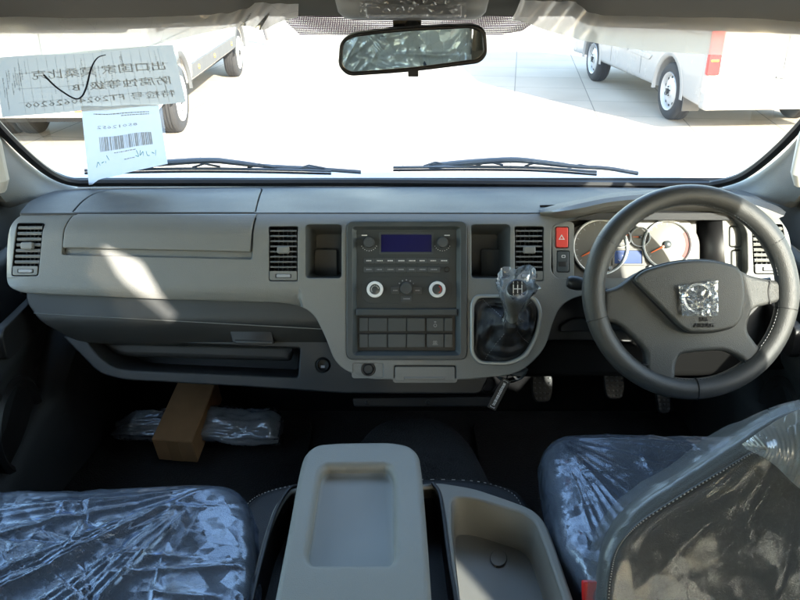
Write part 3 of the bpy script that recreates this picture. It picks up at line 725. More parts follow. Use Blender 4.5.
# ---- instrument cluster
CP = Dw(-.055)
MB().loft([[F0.wp(x, y, -.002) for x, y in clusO], [F0.wp(x, y, -.075) for x, y in clusO]], True).build('cluster_surround', G_LIGHT, dash, angle=60)
MB().plate(Dw(-.07), rpoly([(540, 205), (760, 200), (760, 290), (540, 290)]), thick=.004, bevel=.0005).build('cluster_backing', G_BLACK, dash)
hz = P1('switch_bank', G_LIGHT, dash, Dw(-.006), rpoly([(551, 223, 2), (569, 221, 3), (574, 223, 3), (574, 278, 2), (553, 279, 4)]), [rr(555.2, 226.6, 568.6, 248.2, 2), rr(556.6, 250.5, 569.6, 272.5, 2)], top=0, thick=.012, bevel=.0015)
hb = P1('hazard_button', G_RED, hz, Dw(-.006), rr(555.8, 227.2, 568, 247.6, 2), top=.002, thick=.012, bevel=.002)
tri = MB(); TP = Dw(-.0035)
tri.plate(TP, [(561.7, 234.3), (564.8, 239.6), (558.6, 239.6)], [[(561.7, 235.9), (563.5, 238.8), (559.9, 238.8)]], top=.0, thick=.0006, bevel=.00005, res=1)
tri.build('hazard_triangle', G_WHITE, hb)
lb = P1('lamp_level_switch', G_FRAME, hz, Dw(-.006), rr(557.2, 251, 569, 272, 2), top=.0, thick=.012, bevel=.002)
lm = MB(); lm.plate(Dw(-.0055), rr(561.6, 255, 565.5, 257.8, .8), [rr(562.3, 255.6, 564.8, 257.2, .5)], thick=.0006, bevel=.00005, res=1)
lm.build('lamp_symbol', G_WHITE, lb)
MB().plate(Dw(-.0048), rr(558.6, 261.5, 566.6, 266.5, .5), thick=.004, bevel=.0008).build('level_wheel', G_BLACK, lb)
clf = P1('cluster_face', G_CLUST, dash, CP, rpoly([(572, 228, 4), (600, 219, 10), (650, 214, 12), (690, 219, 10), (700, 240, 6), (700, 280, 2), (572, 280, 2)]), top=0, thick=.008, bevel=.002)
def gauge(cx, cyy, r, na, span=(215, -35), ticks=9, red=None):
    pl = Dw(-.053)
    gq = MB().plate(pl, circ(cx, cyy, r, 48), top=.0, thick=.003, bevel=.0004, res=1).build('gauge', G_GAUGE, clf)
    c = pl.wp(cx, cyy, 0); rm = r * 1.69 / FPX
    MB().lathe(c, pl.N, [(rm * 1.04, -.002), (rm * 1.04, .006), (rm * 1.0, .0075), (rm * .965, .005), (rm * .96, 0)], 56).build('gauge_ring', G_RING, gq)
    mk = MB()
    for j in range(ticks * 2 - 1):
        a = R(span[0] + (span[1] - span[0]) * j / (ticks * 2 - 2)); L_ = .10 if j % 2 == 0 else .05; hw = .012
        t = Vector((math.cos(a), math.sin(a))); n_ = Vector((-t.y, t.x)); u, v = pl.px(cx, cyy); C0 = Vector((u, v))
        q = [C0 + t * rm * .92 + n_ * rm * hw, C0 + t * rm * .92 - n_ * rm * hw, C0 + t * rm * (.92 - L_) - n_ * rm * hw, C0 + t * rm * (.92 - L_) + n_ * rm * hw]
        mk.add([pl.w(p.x, p.y, .0004) for p in q], [(0, 1, 2, 3)])
    mk.build('tick_marks', G_GREYPR, gq)
    if red:
        mr_ = MB(); u, v = pl.px(cx, cyy); A = []; B = []
        for j in range(13):
            a = R(red[0] + (red[1] - red[0]) * j / 12); A.append(pl.w(u + math.cos(a) * rm * .93, v + math.sin(a) * rm * .93, .0006)); B.append(pl.w(u + math.cos(a) * rm * .80, v + math.sin(a) * rm * .80, .0006))
        mr_.loft([A, B], closed=False).build('red_zone', plastic('faded_red', (.22, .05, .045), .6, 0), gq)
    u, v = pl.px(cx, cyy); t = Vector((math.cos(R(na)), math.sin(R(na)))); n_ = Vector((-t.y, t.x)); C0 = Vector((u, v))
    q = [C0 - t * rm * .1 + n_ * rm * .05, C0 - t * rm * .1 - n_ * rm * .05, C0 + t * rm * .78 - n_ * rm * .015, C0 + t * rm * .78 + n_ * rm * .015]
    MB().loft([[pl.w(p.x, p.y, .003) for p in q], [pl.w(p.x, p.y, .005) for p in q]], True, True, True).build('needle', G_NEEDLE, gq)
    MB().lathe(c, pl.N, [(rm * .16, 0), (rm * .16, .006), (rm * .1, .008), (0, .008)], 20).build('needle_hub', G_FRAME, gq)
gauge(600, 247, 27, 207, ticks=10); gauge(667, 244.5, 23.5, 207, ticks=9, red=(35, -38))
gauge(640, 237, 9.5, 180, (180, 20), 4)
gauge(622, 238, 8.5, 30, (160, 0), 4)
lc = P1('lcd_frame', G_CLUST, clf, Dw(-.052), rr(612, 248.5, 644.5, 265.5, 1), [rr(614.5, 250.5, 642, 263.5, .6)], top=.001, thick=.005, bevel=.0008)
P1('lcd', G_LCD, lc, Dw(-.052), rr(614, 250, 642.5, 264, .5), top=-.001, thick=.003, bevel=.0004)
for x, y, r in ((660, 220, 2), (650, 267, 1.8), (610, 268, 1.8)):
    MB().lathe(Dw(-.05).wp(x, y), F0.N, [(r * .0022, 0), (r * .0022, .004), (r * .0014, .005), (0, .004)], 16).build('trip_button', G_GREYPR, clf)
# blank switches right of the gauges, dark cave between
P1('cluster_end_panel', G_LIGHT, dash, Dw(-.03), rpoly([(722, 212, 3), (748, 214, 5), (750, 279, 2), (726, 279, 2), (722, 240, 3)]), [rr(729, 226, 743, 247, 3), rr(731, 250, 745, 272, 3)], top=0, thick=.012, bevel=.002)
for q in ((729.8, 226.8, 742.2, 246.4, 2.5), (731.8, 250.8, 744.2, 271.4, 2.5)):
    P1('blank_switch', G_LIGHT, dash, Dw(-.028), rr(*q), top=0, thick=.012, bevel=.0025)
MB().loft([[Dw(-.03).wp(722, 212), Dw(-.03).wp(726, 279)], [Dw(-.065).wp(699, 222), Dw(-.065).wp(700, 279)]], closed=False).build('cluster_cave', G_BLACK, dash, solid=.002)
# hood over the cluster
def arc(pts, n, m=60): return [n.w(*n.px(*p)) for p in [tuple(v) for v in smooth(pts, m)]]
def arct(pts, d, de=-.012, m=60):
    P_ = [tuple(v) for v in smooth(pts, m)]; n = len(P_) - 1; out = []
    for i, p in enumerate(P_):
        e = min(i, n - i) / n / .22; e = min(1, e); e = e * e * (3 - 2 * e); pl = Dw(de + (d - de) * e); out.append(pl.w(*pl.px(*p)))
    return out
fr_lo = [(540, 213.2), (556, 213.8), (580, 213), (612, 206), (655, 203), (700, 203.5), (730, 208), (752, 215), (776, 219)]
fr_hi = [(540, 212.2), (555, 209.8), (578, 204), (612, 197.5), (655, 194), (705, 194.5), (740, 201), (764, 208), (784, 216)]
bk_hi = [(538, 209), (556, 204), (582, 199), (614, 193), (655, 190), (705, 190.5), (745, 196), (775, 205), (786, 212)]
MB().loft([arct(fr_lo, .030), arct([(a[0] * .5 + b[0] * .5, a[1] * .5 + b[1] * .5) for a, b in zip(fr_lo, fr_hi)], .043), arct(fr_hi, .034)], closed=False).build('cluster_hood_rim', G_LIGHT, dash, angle=80)
MB().loft([arct(fr_hi, .034), arct([(a[0] * .5 + b[0] * .5, a[1] * .5 + b[1] * .5 - .5) for a, b in zip(fr_hi, bk_hi)], -.02, -.02), arc(bk_hi, Dw(-.09))], closed=False).build('cluster_hood', G_PAD, dash, angle=80)
un = [(545, 226), (557, 225), (580, 220), (612, 215), (655, 212), (700, 214), (725, 218), (745, 226), (760, 234)]
MB().loft([arct(fr_lo, .030), arc(un, Dw(-.055))], closed=False).build('cluster_hood_underside', G_LIGHT, dash, angle=80)

# tinted pane added to dim that sun patch; its slit casts the bright streak
stk = [(99, 236), (112, 261), (124, 281), (138, 294), (158, 309), (184, 330)]
stk = [to_roof(*q) for q in stk]; stk = [Vector((p.x, p.y)) for p in smooth([tuple(p) for p in stk], 30)]
sa, sb_ = [], []
for i, p in enumerate(stk):
    d_ = (stk[min(i + 1, len(stk) - 1)] - stk[max(i - 1, 0)]).normalized(); n_ = Vector((-d_.y, d_.x)) * .0055; sa.append(tuple(p + n_)); sb_.append(tuple(p - n_))
MB().plate(rf, hp, [sa + sb_[::-1]], top=.012, thick=.004, bevel=.0005, px=False).build('added_roof_pane', glass('added_pane_tint', (.48, .45, .4), .7), body)

# ================================================================== STEERING WHEEL
SW = Dw(.205); PW = (1.64 - .205) / FPX
cc = SW.wp(690.5, 292)
whl = thing('steering_wheel', 'dark leather four spoke steering wheel with film wrapped badge in front of the gauges', 'steering wheel', tuple(cc))
RM = 97.0 * PW; rt = 10.6 * PW
ring = [cc + SW.U * math.cos(2 * math.pi * k / 96) * RM + SW.V * math.sin(2 * math.pi * k / 96) * RM for k in range(96)]
rimr = []
for k in range(96):
    a = 360 * k / 96; b_ = 0
    for c_, w_ in ((30, 16), (150, 16), (0, 14), (180, 14)):
        dd = abs((a - c_ + 180) % 360 - 180); b_ = max(b_, math.exp(-(dd / w_) ** 2) * .08)
    rimr.append(rt * (1 + b_))
MB().tube(ring, rimr, 20, closed=True).build('rim', G_WHEEL, whl, angle=80)
sm = MB()
for a in (31, 149, 273, 196, -10, ):
    a = R(a); p = cc + (SW.U * math.cos(a) + SW.V * math.sin(a)) * RM; t = (-SW.U * math.sin(a) + SW.V * math.cos(a))
    rd = (SW.U * math.cos(a) + SW.V * math.sin(a))
    sm.tube([p + (rd * math.cos(q) + SW.N * math.sin(q)) * rt * 1.035 for q in [2 * math.pi * j / 24 for j in range(24)]], .0011, 5, closed=True)
sm.build('leather_seam', G_BLACK, whl)
st = MB()
for k in range(150):
    a = R(20 + 320 * k / 150 + 200); p = cc + (SW.U * math.cos(a) + SW.V * math.sin(a)) * (RM - rt * .93) + SW.N * rt * .42; t = (-SW.U * math.sin(a) + SW.V * math.cos(a))
    st.tube([p - t * .0016, p + t * .0016], .0006, 4)
st.build('stitching', G_FRAME, whl)
def dome(cx, cy, hx, hy, h):
    u0, v0 = SW.px(cx, cy); return lambda u, v: h * (1 - ((u - u0) / (hx * PW)) ** 2 - ((v - v0) / (hy * PW)) ** 2)
hub_o = rpoly([(603, 291, 4), (618, 287, 10), (634, 273, 14), (668, 265, 24), (700, 263, 24), (732, 267, 20), (748, 276, 12), (782, 282, 6), (786, 300, 4), (765, 305, 8), (750, 308, 8), (744, 330, 14), (753, 342, 6), (768, 358, 4), (758, 374, 4), (738, 357, 8), (722, 350, 10), (700, 351, 14), (678, 354, 8), (674, 364, 6), (674, 386, 4), (645, 378, 4), (645, 352, 8), (636, 342, 14), (618, 324, 12), (602, 320, 4)])
hubm = MB().plate(SW, hub_o, top=.004, thick=.03, bevel=.008, wf=dome(690, 305, 105, 95, .012), cuts=(.012, .012), res=4).build('hub_cover', G_HUB, whl, wn=True, angle=55)
air_o = rpoly([(628, 280, 6), (638, 271, 10), (668, 262, 22), (702, 260, 24), (734, 268, 10), (738, 292, 10), (734, 318, 8), (727, 327, 8), (706, 332, 12), (682, 332, 6), (673, 326, 6)])
MB().plate(SW, [(x + (x - 690) * .022, y + (y - 298) * .03) for x, y in air_o], top=.0165, thick=.01, bevel=.002, wf=dome(690, 305, 105, 95, .012), cuts=(.012, .012)).build('cover_groove', G_BLACK, whl)
arb = MB().plate(SW, air_o, top=.026, thick=.022, bevel=.006, wf=dome(690, 300, 95, 80, .012), cuts=(.012, .012), res=4).build('airbag_cover', G_HUB, whl, wn=True, angle=55)
AP = SW.off(.0375)
u0, v0 = AP.px(698, 298)
em = MB(); re_ = 14.5 * PW
em.lathe(AP.w(u0, v0, -.006), AP.N, [(re_ * 1.1, 0), (re_ * 1.1, .006), (re_, .009), (re_ * .86, .0085), (re_ * .82, .006), (0, .006)], 40)
em.build('badge', G_CHROME, arb)
bb = MB()
for k in (-1, 0, 1):
    x = u0 + k * re_ * .42
    bb.add([AP.w(x - re_ * .12, v0 - re_ * .5, .0008), AP.w(x + re_ * .10, v0 - re_ * .5, .0008), AP.w(x + re_ * .42, v0 + re_ * .5, .0008), AP.w(x + re_ * .2, v0 + re_ * .5, .0008)], [(0, 1, 2, 3)])
bb.build('badge_bars', G_FRAME, arb)
# crumpled film square over the badge
bf = MB(); n_ = 26; rn = random.Random(3); vs = []
bw = 18 * PW
for j in range(n_ + 1):
    for i in range(n_ + 1):
        s_, t_ = -1 + 2 * i / n_, -1 + 2 * j / n_
        x = u0 + s_ * bw * (1.02 + .1 * t_ * (s_ < 0)); y = v0 - 1.5 * PW + t_ * bw * .88 + (.15 * bw * s_ * (t_ > .2))
        z = .0045 + .004 * abs(noise.noise(Vector((s_ * 2.6, t_ * 2.6, 1.7)))) + .0025 * abs(noise.noise(Vector((s_ * 7, t_ * 7, 4.7))))
        vs.append(AP.w(x, y, z))
bf.add(vs, [(j * (n_ + 1) + i, j * (n_ + 1) + i + 1, (j + 1) * (n_ + 1) + i + 1, (j + 1) * (n_ + 1) + i) for j in range(n_) for i in range(n_)])
tag(bf.build('protective_film', film('badge_film', .25, 2.2, 30, 1, .006, .12, 1, veil=(.75, .85, .95)) , None, angle=180), 'small crumpled square of clear film stuck over the steering wheel badge', 'protective film')
tx = MB(); ut, vt = AP.px(704, 319.5); text_geo(tx, 'SRS', AP, ut, vt, .010, top=.0014, extr=.0008); ut, vt = AP.px(704, 325.5); text_geo(tx, 'AIRBAG', AP, ut, vt, .010, top=.0006, extr=.0014)
tx.build('airbag_lettering', G_BLACK, arb)
for q in ([(609, 296), (613, 305), (614, 319)], [(768, 281), (766, 292), (768, 304)], [(642, 364), (656, 366), (672, 374)], [(744, 362), (752, 356), (759, 347)]):
    MB().tube([SW.wp(x, y, .0075 + (.002 if x > 700 else 0)) for x, y in smooth(q, 12)], .0016, 6).build('spoke_joint', G_BLACK, whl)
# column and shroud behind
sc_ = MB(); cA = SW.wp(690, 305, -.02); cB = DASH.wp(676, 318, -.09)
sc_.loft([[cA.lerp(cB, t) + (SW.U * math.cos(a) * .062 + SW.V * math.sin(a) * .05) * k for a in [2 * math.pi * j / 28 for j in range(28)]] for t, k in ((0, .7), (.15, .95), (.6, 1.05), (1, 1.05))], True, True, True)
colm = thing('steering_column', 'black plastic steering column shroud with stalks behind the steering wheel', 'steering column', tuple(cB))
sc_.build('shroud', G_BLACK, colm, angle=60)
MB().tube([SW.wp(640, 300, -.06), SW.wp(612, 290, -.055), SW.wp(600, 285.5, -.05)], [.005, .006, .008], 10).build('stalk', G_BLACK, colm)
MB().lathe(SW.wp(573, 281, -.05), SW.wp(600, 285.5, -.05) - SW.wp(573, 281, -.05), [(0, -.001), (.009, 0), (.0125, .006), (.0135, .018), (.011, .032), (.008, .05)], 20).build('stalk_knob', G_BLACK, colm)
MB().tube([SW.wp(730, 290, -.05), SW.wp(755, 283, -.04), SW.wp(779, 281, -.035)], [.006, .006, .008], 10).build('stalk', G_FRAME, colm)

# ================================================================== GEAR LEVER
gear = thing('gear_lever', 'short gear lever with leather gaiter and knob wrapped in clear film', 'gear lever', tuple(F0.wp(506, 335)))
go = MB(); outer = rpoly([(x, y, r_) for x, y, r_ in [(475, 294.5, 9), (535, 294.5, 15), (542.5, 310, 12), (539, 336, 16), (526, 359, 12), (508, 365.5, 8), (478, 364.5, 9), (470, 355, 8), (470, 303, 9)]])
inner = rpoly([(478.5, 298, 8), (532, 298, 13), (538.5, 311, 10), (535, 335, 15), (523, 355, 9), (507.5, 361.5, 6), (481, 361, 7), (474, 353, 6), (474, 305, 7)])
MB().plate(F0, outer, [inner], top=.008, thick=.011, bevel=.003, res=4).build('gaiter_frame', MATS.get('frame_silver') or plastic('frame_silver', (.30, .32, .32), .35, .05, 900, metal=.35), gear, wn=True, angle=60)
# gaiter: loft from the frame opening up to the lever neck with folds
nb = 64; neck = Dw(.055).wp(511, 325); ax = (F0.N * .8 + UPV * .6).normalized()
ip = [Vector(F0.px(*p)) for p in inner]
def resample(pts, n):
    L = [0]
    for i in range(len(pts)): L.append(L[-1] + (pts[(i + 1) % len(pts)] - pts[i]).length)
    q = []
    for k in range(n):
        d = L[-1] * k / n; i = 0
        while L[i + 1] < d: i += 1
        t = (d - L[i]) / max(L[i + 1] - L[i], 1e-9); q.append(pts[i].lerp(pts[(i + 1) % len(pts)], t))
    return q
ip = resample(ip, nb); nu, nv = F0.px(511, 327)
loops = []
for k in range(15):
    t = k / 14; lp = []
    for p in ip:
        a = math.atan2(p.y - nv, p.x - nu); rN = .014
        q0 = F0.w(p.x, p.y, -.004); q1 = neck + F0.U * math.cos(a) * rN + F0.V * math.sin(a) * rN * .9
        q = q0.lerp(q1, t ** 1.15)
        fold = math.sin(t * math.pi) * (.011 * math.sin(a * 4 + 1.0 + 2.2 * t) + .006 * math.sin(a * 7 + 2 + t * 3) + .005 * math.sin(t * 15 + a * 2))
        lp.append(q + F0.N * (fold - .012 * math.sin(t * math.pi)))
    loops.append(lp)
MB().loft(loops).build('gaiter', G_LEATH, gear, angle=80)
gst = MB()
for a0 in (2.35, .9, -2.2, -.7):
    k0 = min(range(nb), key=lambda i: abs(math.atan2(ip[i].y - nv, ip[i].x - nu) - a0))
    for k in range(1, 13): gst.tube([loops[k][k0].lerp(loops[k + 1][k0], .15) + F0.N * .0006, loops[k][k0].lerp(loops[k + 1][k0], .6) + F0.N * .0006], .0005, 4)
gst.build('gaiter_stitching', G_GREYPR, gear)
kt = Dw(.12).wp(516, 293); kd = (kt - neck).normalized()
MB().lathe(neck - kd * .01, kd, [(.015, 0), (.0155, .008), (.011, .02), (.008, .03)], 20).build('neck_ring', G_BLACK, gear)
MB().tube([neck - kd * .03, neck + kd * .05], .006, 10).build('lever', G_METAL, gear)
KL = (kt - neck).length
kb = MB().lathe(neck, kd, [(.008, .012), (.011, .018), (.0125, KL * .45), (.017, KL * .7), (.0225, KL * .9), (.0235, KL * 1.0), (.021, KL * 1.1), (.015, KL * 1.15), (0, KL * 1.165)], 28).build('knob', MATS.get('frame_silver'), gear, angle=60)
KP = Plane(neck + kd * (KL * 1.17), RT, kd.cross(RT)); KP = Plane(neck + kd * (KL * 1.12), RT, UPV)
KP.O = KP.O + KP.N * .012
MB().lathe(KP.O - KP.N * .006, KP.N, [(.0185, -.004), (.0185, .003), (.015, .006), (0, .0072)], 32).build('knob_cap', G_BLACK, gear, angle=60)
kp = MB()
for x in (-.008, 0, .008): kp.plate(KP, rr(x - .0008, -.008, x + .0008, .008, .0003), top=.0016, thick=.0006, bevel=.0001, px=False)
kp.plate(KP, rr(-.008, -.0008, .008, .0008, .0003), top=.0017, thick=.0006, bevel=.0001, px=False)
for i, ch in enumerate('135'): text_geo(kp, ch, KP, -.008 + i * .008, .0115, .006, top=.0012)
for i, ch in enumerate('24R'): text_geo(kp, ch, KP, -.008 + i * .008, -.0115, .006, top=.0012)
kp.build('shift_pattern', G_WHITE, gear)
# bag
bgm = MB(); lp = []
prof = [(.017, KL * .12), (.021, KL * .2), (.013, KL * .28), (.0175, KL * .5), (.024, KL * .75), (.029, KL * .95), (.031, KL * 1.1), (.034, KL * 1.25), (.036, KL * 1.38)]
aa = kd.orthogonal().normalized(); ab = kd.cross(aa)
for i, (r, h) in enumerate(prof):
    l = []
    for j in range(56):
        a = 2 * math.pi * j / 56
        k = 1 + .12 * math.sin(a * 5 + i) + .10 * noise.noise(Vector((math.cos(a) * 3, math.sin(a) * 3, i * .8))) * (1.6 if i in (0, 1, 7, 8) else 1)
        sq = 1 if i < 6 else (1 + .15 * abs(math.cos(a * 2)))
        l.append(neck + kd * (h + (.006 * math.sin(a * 3 + 1) if i in (0, 8) else 0)) + (aa * math.cos(a) + ab * math.sin(a)) * r * k * sq)
    lp.append(l)
bgm.loft(lp)
tag(bgm.build('plastic_bag', F_KNOB, None, angle=180), 'small crinkled clear bag wrapped round the gear knob', 'plastic bag')

# ================================================================== SEATS
def crease(scale, amp, seed, along=None, k=1.0):
    def f(w, n):
        p = Vector((w.x, w.y, w.z)) * scale + Vector((seed, seed * 1.7, 0))
        a = 1 - abs(noise.noise(p)) * 2.2; b = 1 - abs(noise.noise(p * 2.3 + Vector((5, 0, 0)))) * 2.2
        d = amp * (max(a, 0) ** 2 + .5 * max(b, 0) ** 3)
        if along:
            c, sx_, fr = along
            v = (w - Vector(c)); ang = math.atan2(v.y, v.x); rr_ = v.length
            d += amp * k * (.5 + .5 * math.sin(ang * fr + 3 * noise.noise(p * .5))) ** 3 * math.exp(-rr_ / sx_)
        return n * d
    return f
def folds(segs, base=None, blob=.0015, sc_=3.0, sd=1.0):
    S = [(Vector(a), Vector(b), am, wd) for a, b, am, wd in segs]
    def f(w, n):
        P_ = Vector((w.x, w.y)) if base is None else Vector(base(w)); d = 0
        wv = noise.noise(w * 7) * .012; P_ = P_ + Vector((wv, -wv))
        for a, b, am, wd in S:
            ab = b - a; L2 = ab.length_squared; t = (P_ - a).dot(ab) / L2
            if t < -.15 or t > 1.15: continue
            dist_ = abs((P_ - a).cross(ab) if False else ((P_.x - a.x) * ab.y - (P_.y - a.y) * ab.x)) / math.sqrt(L2)
            if dist_ > wd * 5: continue
            e = math.sin(max(0, min(1, (t + .15) / 1.3)) * math.pi) ** .5
            d += am * e * math.exp(-dist_ / wd)
        d += blob * noise.noise(w * sc_ + Vector((sd, 0, 0)))
        return n * d
    return f
def mkfolds(seed, n, box, corner, ncor, L_=(.08, .22), amp=(.002, .005), fan=(3.2, 4.4), clen=(.25, .5)):
    rn = random.Random(seed); S = []
    for _ in range(n):
        x, y = rn.uniform(box[0], box[2]), rn.uniform(box[1], box[3]); a = rn.uniform(0, math.pi); l = rn.uniform(*L_)
        S.append(((x, y), (x + l * math.cos(a), y + l * math.sin(a)), rn.choice((1, 1, -1)) * rn.uniform(*amp), rn.uniform(.003, .008)))
    for k in range(ncor):
        a = rn.uniform(*fan); r0 = rn.uniform(.06, .14); l = rn.uniform(*clen); c, s_ = math.cos(a), math.sin(a)
        S.append(((corner[0] + r0 * c, corner[1] + r0 * s_), (corner[0] + (r0 + l) * c, corner[1] + (r0 + l) * s_), rn.uniform(*amp) * 1.1, rn.uniform(.004, .009)))
    return S
def hide(p):  # plain outline in px on a plane
    return p
ZS = Hz(1.08)
def seat_cushion(outl, label, fr_center, z=ZS, rr_=.035, crown=.012, seed=1):
    u = [z.px(*p[:2]) for p in outl]; cx = sum(a for a, b in u) / len(u); cyy = sum(b for a, b in u) / len(u)
    s = thing('front_seat', label, 'seat', (cx, cyy, .70), 'front seats')
    o = rpoly(outl, 8)
    MB().pillow(z, o, -.13, rr_, crown, n=120).build('cushion', G_FAB, s, angle=80)
    w_ = [z.w(*z.px(*p)) for p in o]
    cc_ = sum(w_, Vector()) / len(w_)
    seam = [cc_ + (p - cc_) * .86 + Vector((0, 0, .004)) for p in w_]
    ped = MB(); ped.loft([[Vector((cx + (p.x - cc_.x) * .8, cyy + (p.y - cc_.y) * .75, zz)) for p in w_[::4]] for zz in (.70, .955)], True, True, True); ped.build('seat_base', G_BLACK, s)
    return s, o, z
pas_o = [(-210, 620, 20), (-190, 505, 30), (-60, 489, 20), (60, 486.5, 20), (205, 481, 20), (238, 484, 16), (250, 502, 16), (252, 560, 20), (247, 640, 20), (225, 720, 30), (-200, 740, 30)]
drv_o = [(548, 470, 24), (543, 446, 16), (556, 433, 16), (600, 431, 20), (740, 434, 20), (840, 440, 20), (868, 470, 30), (900, 620, 30), (870, 660, 30), (640, 660, 30), (603, 598, 20), (560, 535, 20)]
pas, po, _ = seat_cushion(pas_o, 'blue grey fabric front passenger seat under crumpled clear film left of the armrest', None)
drv, do, _ = seat_cushion(drv_o, 'grey driver seat behind the steering wheel with tall stitched backrest nearest the camera', None, Hz(1.08))
c1 = ZS.wp(215, 492)
MB().pillow(ZS, po, -.12, .04, .014, rings=110, seg=8, inflate=.006, n=520, disp=folds(mkfolds(4, 60, (-.85, .70, -.32, 1.08), (c1.x, c1.y), 26))).build('tmp', F_SEAT, None, angle=180)
f1 = bpy.data.objects['tmp']; f1.name = 'plastic_cover'; tag(f1, 'shiny blue reflecting crumpled clear cover over the passenger seat cushion', 'plastic cover')
c2 = ZS.wp(556, 440)
MB().pillow(ZS, do, -.12, .04, .014, rings=110, seg=8, inflate=.006, n=520, disp=folds(mkfolds(8, 60, (.35, .85, .8, 1.22), (c2.x, c2.y), 26, fan=(4.6, 6.2)), sd=4)).build('tmp', F_SEAT, None, angle=180)
f2 = bpy.data.objects['tmp']; f2.name = 'plastic_cover'; tag(f2, 'crumpled clear cover over the driver seat cushion beside the oddments tray', 'plastic cover')

# driver's backrest, seen from behind
BO = Vector((0, .80, 1.05)); BV = Vector((0, .22, .42)).normalized()
BK = Plane(BO, RT, BV)
bk_o = rpoly([(596, 660, 10), (598, 610, 20), (602, 580, 20), (608, 555, 20), (621, 528, 20), (650, 501, 20), (694, 475, 20), (713, 462, 20), (739, 446, 20), (765, 428, 16), (798, 411, 20), (850, 400, 20), (960, 400, 30), (1060, 420, 60), (1120, 500, 60), (1140, 655, 10)], 6)
MB().pillow(BK, [(x + 5, y + 5) for x, y in bk_o], -.10, .018, .008, rings=10, n=160).build('backrest', G_FAB2, drv, angle=80)
# stitched seam
bu = [Vector(BK.px(*p)) for p in bk_o]
stq = [(608, 640), (607, 600), (610, 570), (615, 550), (624, 536), (641, 520), (678, 496), (714, 474), (744, 456), (766, 443), (799, 429), (850, 418), (960, 418)]
stp = smooth(stq, 240); sb = MB()
for i in range(0, len(stp) - 1, 2):
    a = BK.wp(*stp[i], .0085); b = BK.wp(*stp[i + 1], .0085); sb.tube([a, a.lerp(b, .8)], .0009, 5)
sb.build('seam_stitching', G_STITCH, drv)
gv = MB(); gv.tube([BK.wp(x - .0, y, .0065) for x, y in stp], .0022, 6); gv.build('seam', G_BLACK, drv)
ccb = BK.wp(800, 405)
MB().pillow(BK, [(x, y) for x, y in bk_o], -.11, .022, .009, rings=100, seg=8, inflate=.004, n=500, disp=folds(mkfolds(12, 34, (-.6, .0, .7, .42), BK.px(806, 402), 14, L_=(.05, .14), amp=(.0015, .004), fan=(3.5, 5.2), clen=(.05, .22)), base=lambda w: ((w - BK.O).dot(BK.U), (w - BK.O).dot(BK.V)), sd=7)).build('tmp', F_BACK, None, angle=180)
f3 = bpy.data.objects['tmp']; f3.name = 'plastic_cover'; tag(f3, 'loose clear cover over the driver backrest, bunched at its top right', 'plastic cover')
# loose fold of the cover bunched at the top of the backrest
lf = MB(); n1, n2 = 90, 40; A_ = smooth([(738, 443), (762, 426), (800, 406), (850, 394), (920, 392)], 60); B_ = smooth([(741, 447), (768, 462), (796, 488), (850, 520), (930, 540)], 60); vs = []
for j in range(n2 + 1):
    t_ = j / n2
    for i in range(n1 + 1):
        k = i / n1; a = A_[int(k * (len(A_) - 1))]; b = B_[int(k * (len(B_) - 1))]; u, v = BK.px(a[0] * (1 - t_) + b[0] * t_, a[1] * (1 - t_) + b[1] * t_)
        p_ = Vector((u * 5, v * 5, 3.1)); rd = abs(noise.noise(p_ * 1.6)) * .020 + abs(noise.noise(p_ * 4)) * .008
        vs.append(BK.w(u, v, .012 + .014 * math.sin(t_ * math.pi) * min(1, k * 6) + rd * min(1, k * 8) * (.3 + math.sin(t_ * math.pi))))
lf.add(vs, [(j * (n1 + 1) + i, j * (n1 + 1) + i + 1, (j + 1) * (n1 + 1) + i + 1, (j + 1) * (n1 + 1) + i) for j in range(n2) for i in range(n1)])
lfo = lf.build('loose_fold', film('bunched_film', .34, 1.6, 22, 1, .004, .16, .8, veil=(.75, .78, .78), gl=(1, 1, 1)), None, angle=180)
lo_ = lfo.location.copy(); lfo.parent = f3; lfo.location = lo_ - f3.location
# passenger backrest, reclined out of the picture
BK2 = Plane((-.50, .46, 1.05), (-1, 0, 0), Vector((0, -.42, .45)).normalized()); BK2 = Plane((-.50, .44, 1.05), (1, 0, 0), Vector((0, -.42, .45)).normalized())
MB().pillow(BK2, rr(-.24, -.02, .24, .52, .09), -.10, .03, .015, n=120, px=False).build('backrest', G_FAB, pas, angle=80)
# red buckle
bks = MB(); q = Hz(1.06)
bks.plate(Plane(q.wp(593, 596), (1, 0, 0), Vector((0, .5, .8))), rr(-.014, -.02, .014, .02, .003), top=.006, thick=.016, bevel=.002, px=False)
bkt = thing('seat_belt_buckle', 'red seat belt buckle between the driver seat and the tray', 'belt buckle', tuple(q.wp(593, 596) - Vector((0, 0, .12))))
bks.build('release_button', G_REDBELT, bkt, wn=True)
MB().tube([q.wp(593, 600, -.02), q.wp(596, 612, -.10)], .01, 8).build('stalk', G_BLACK, bkt)

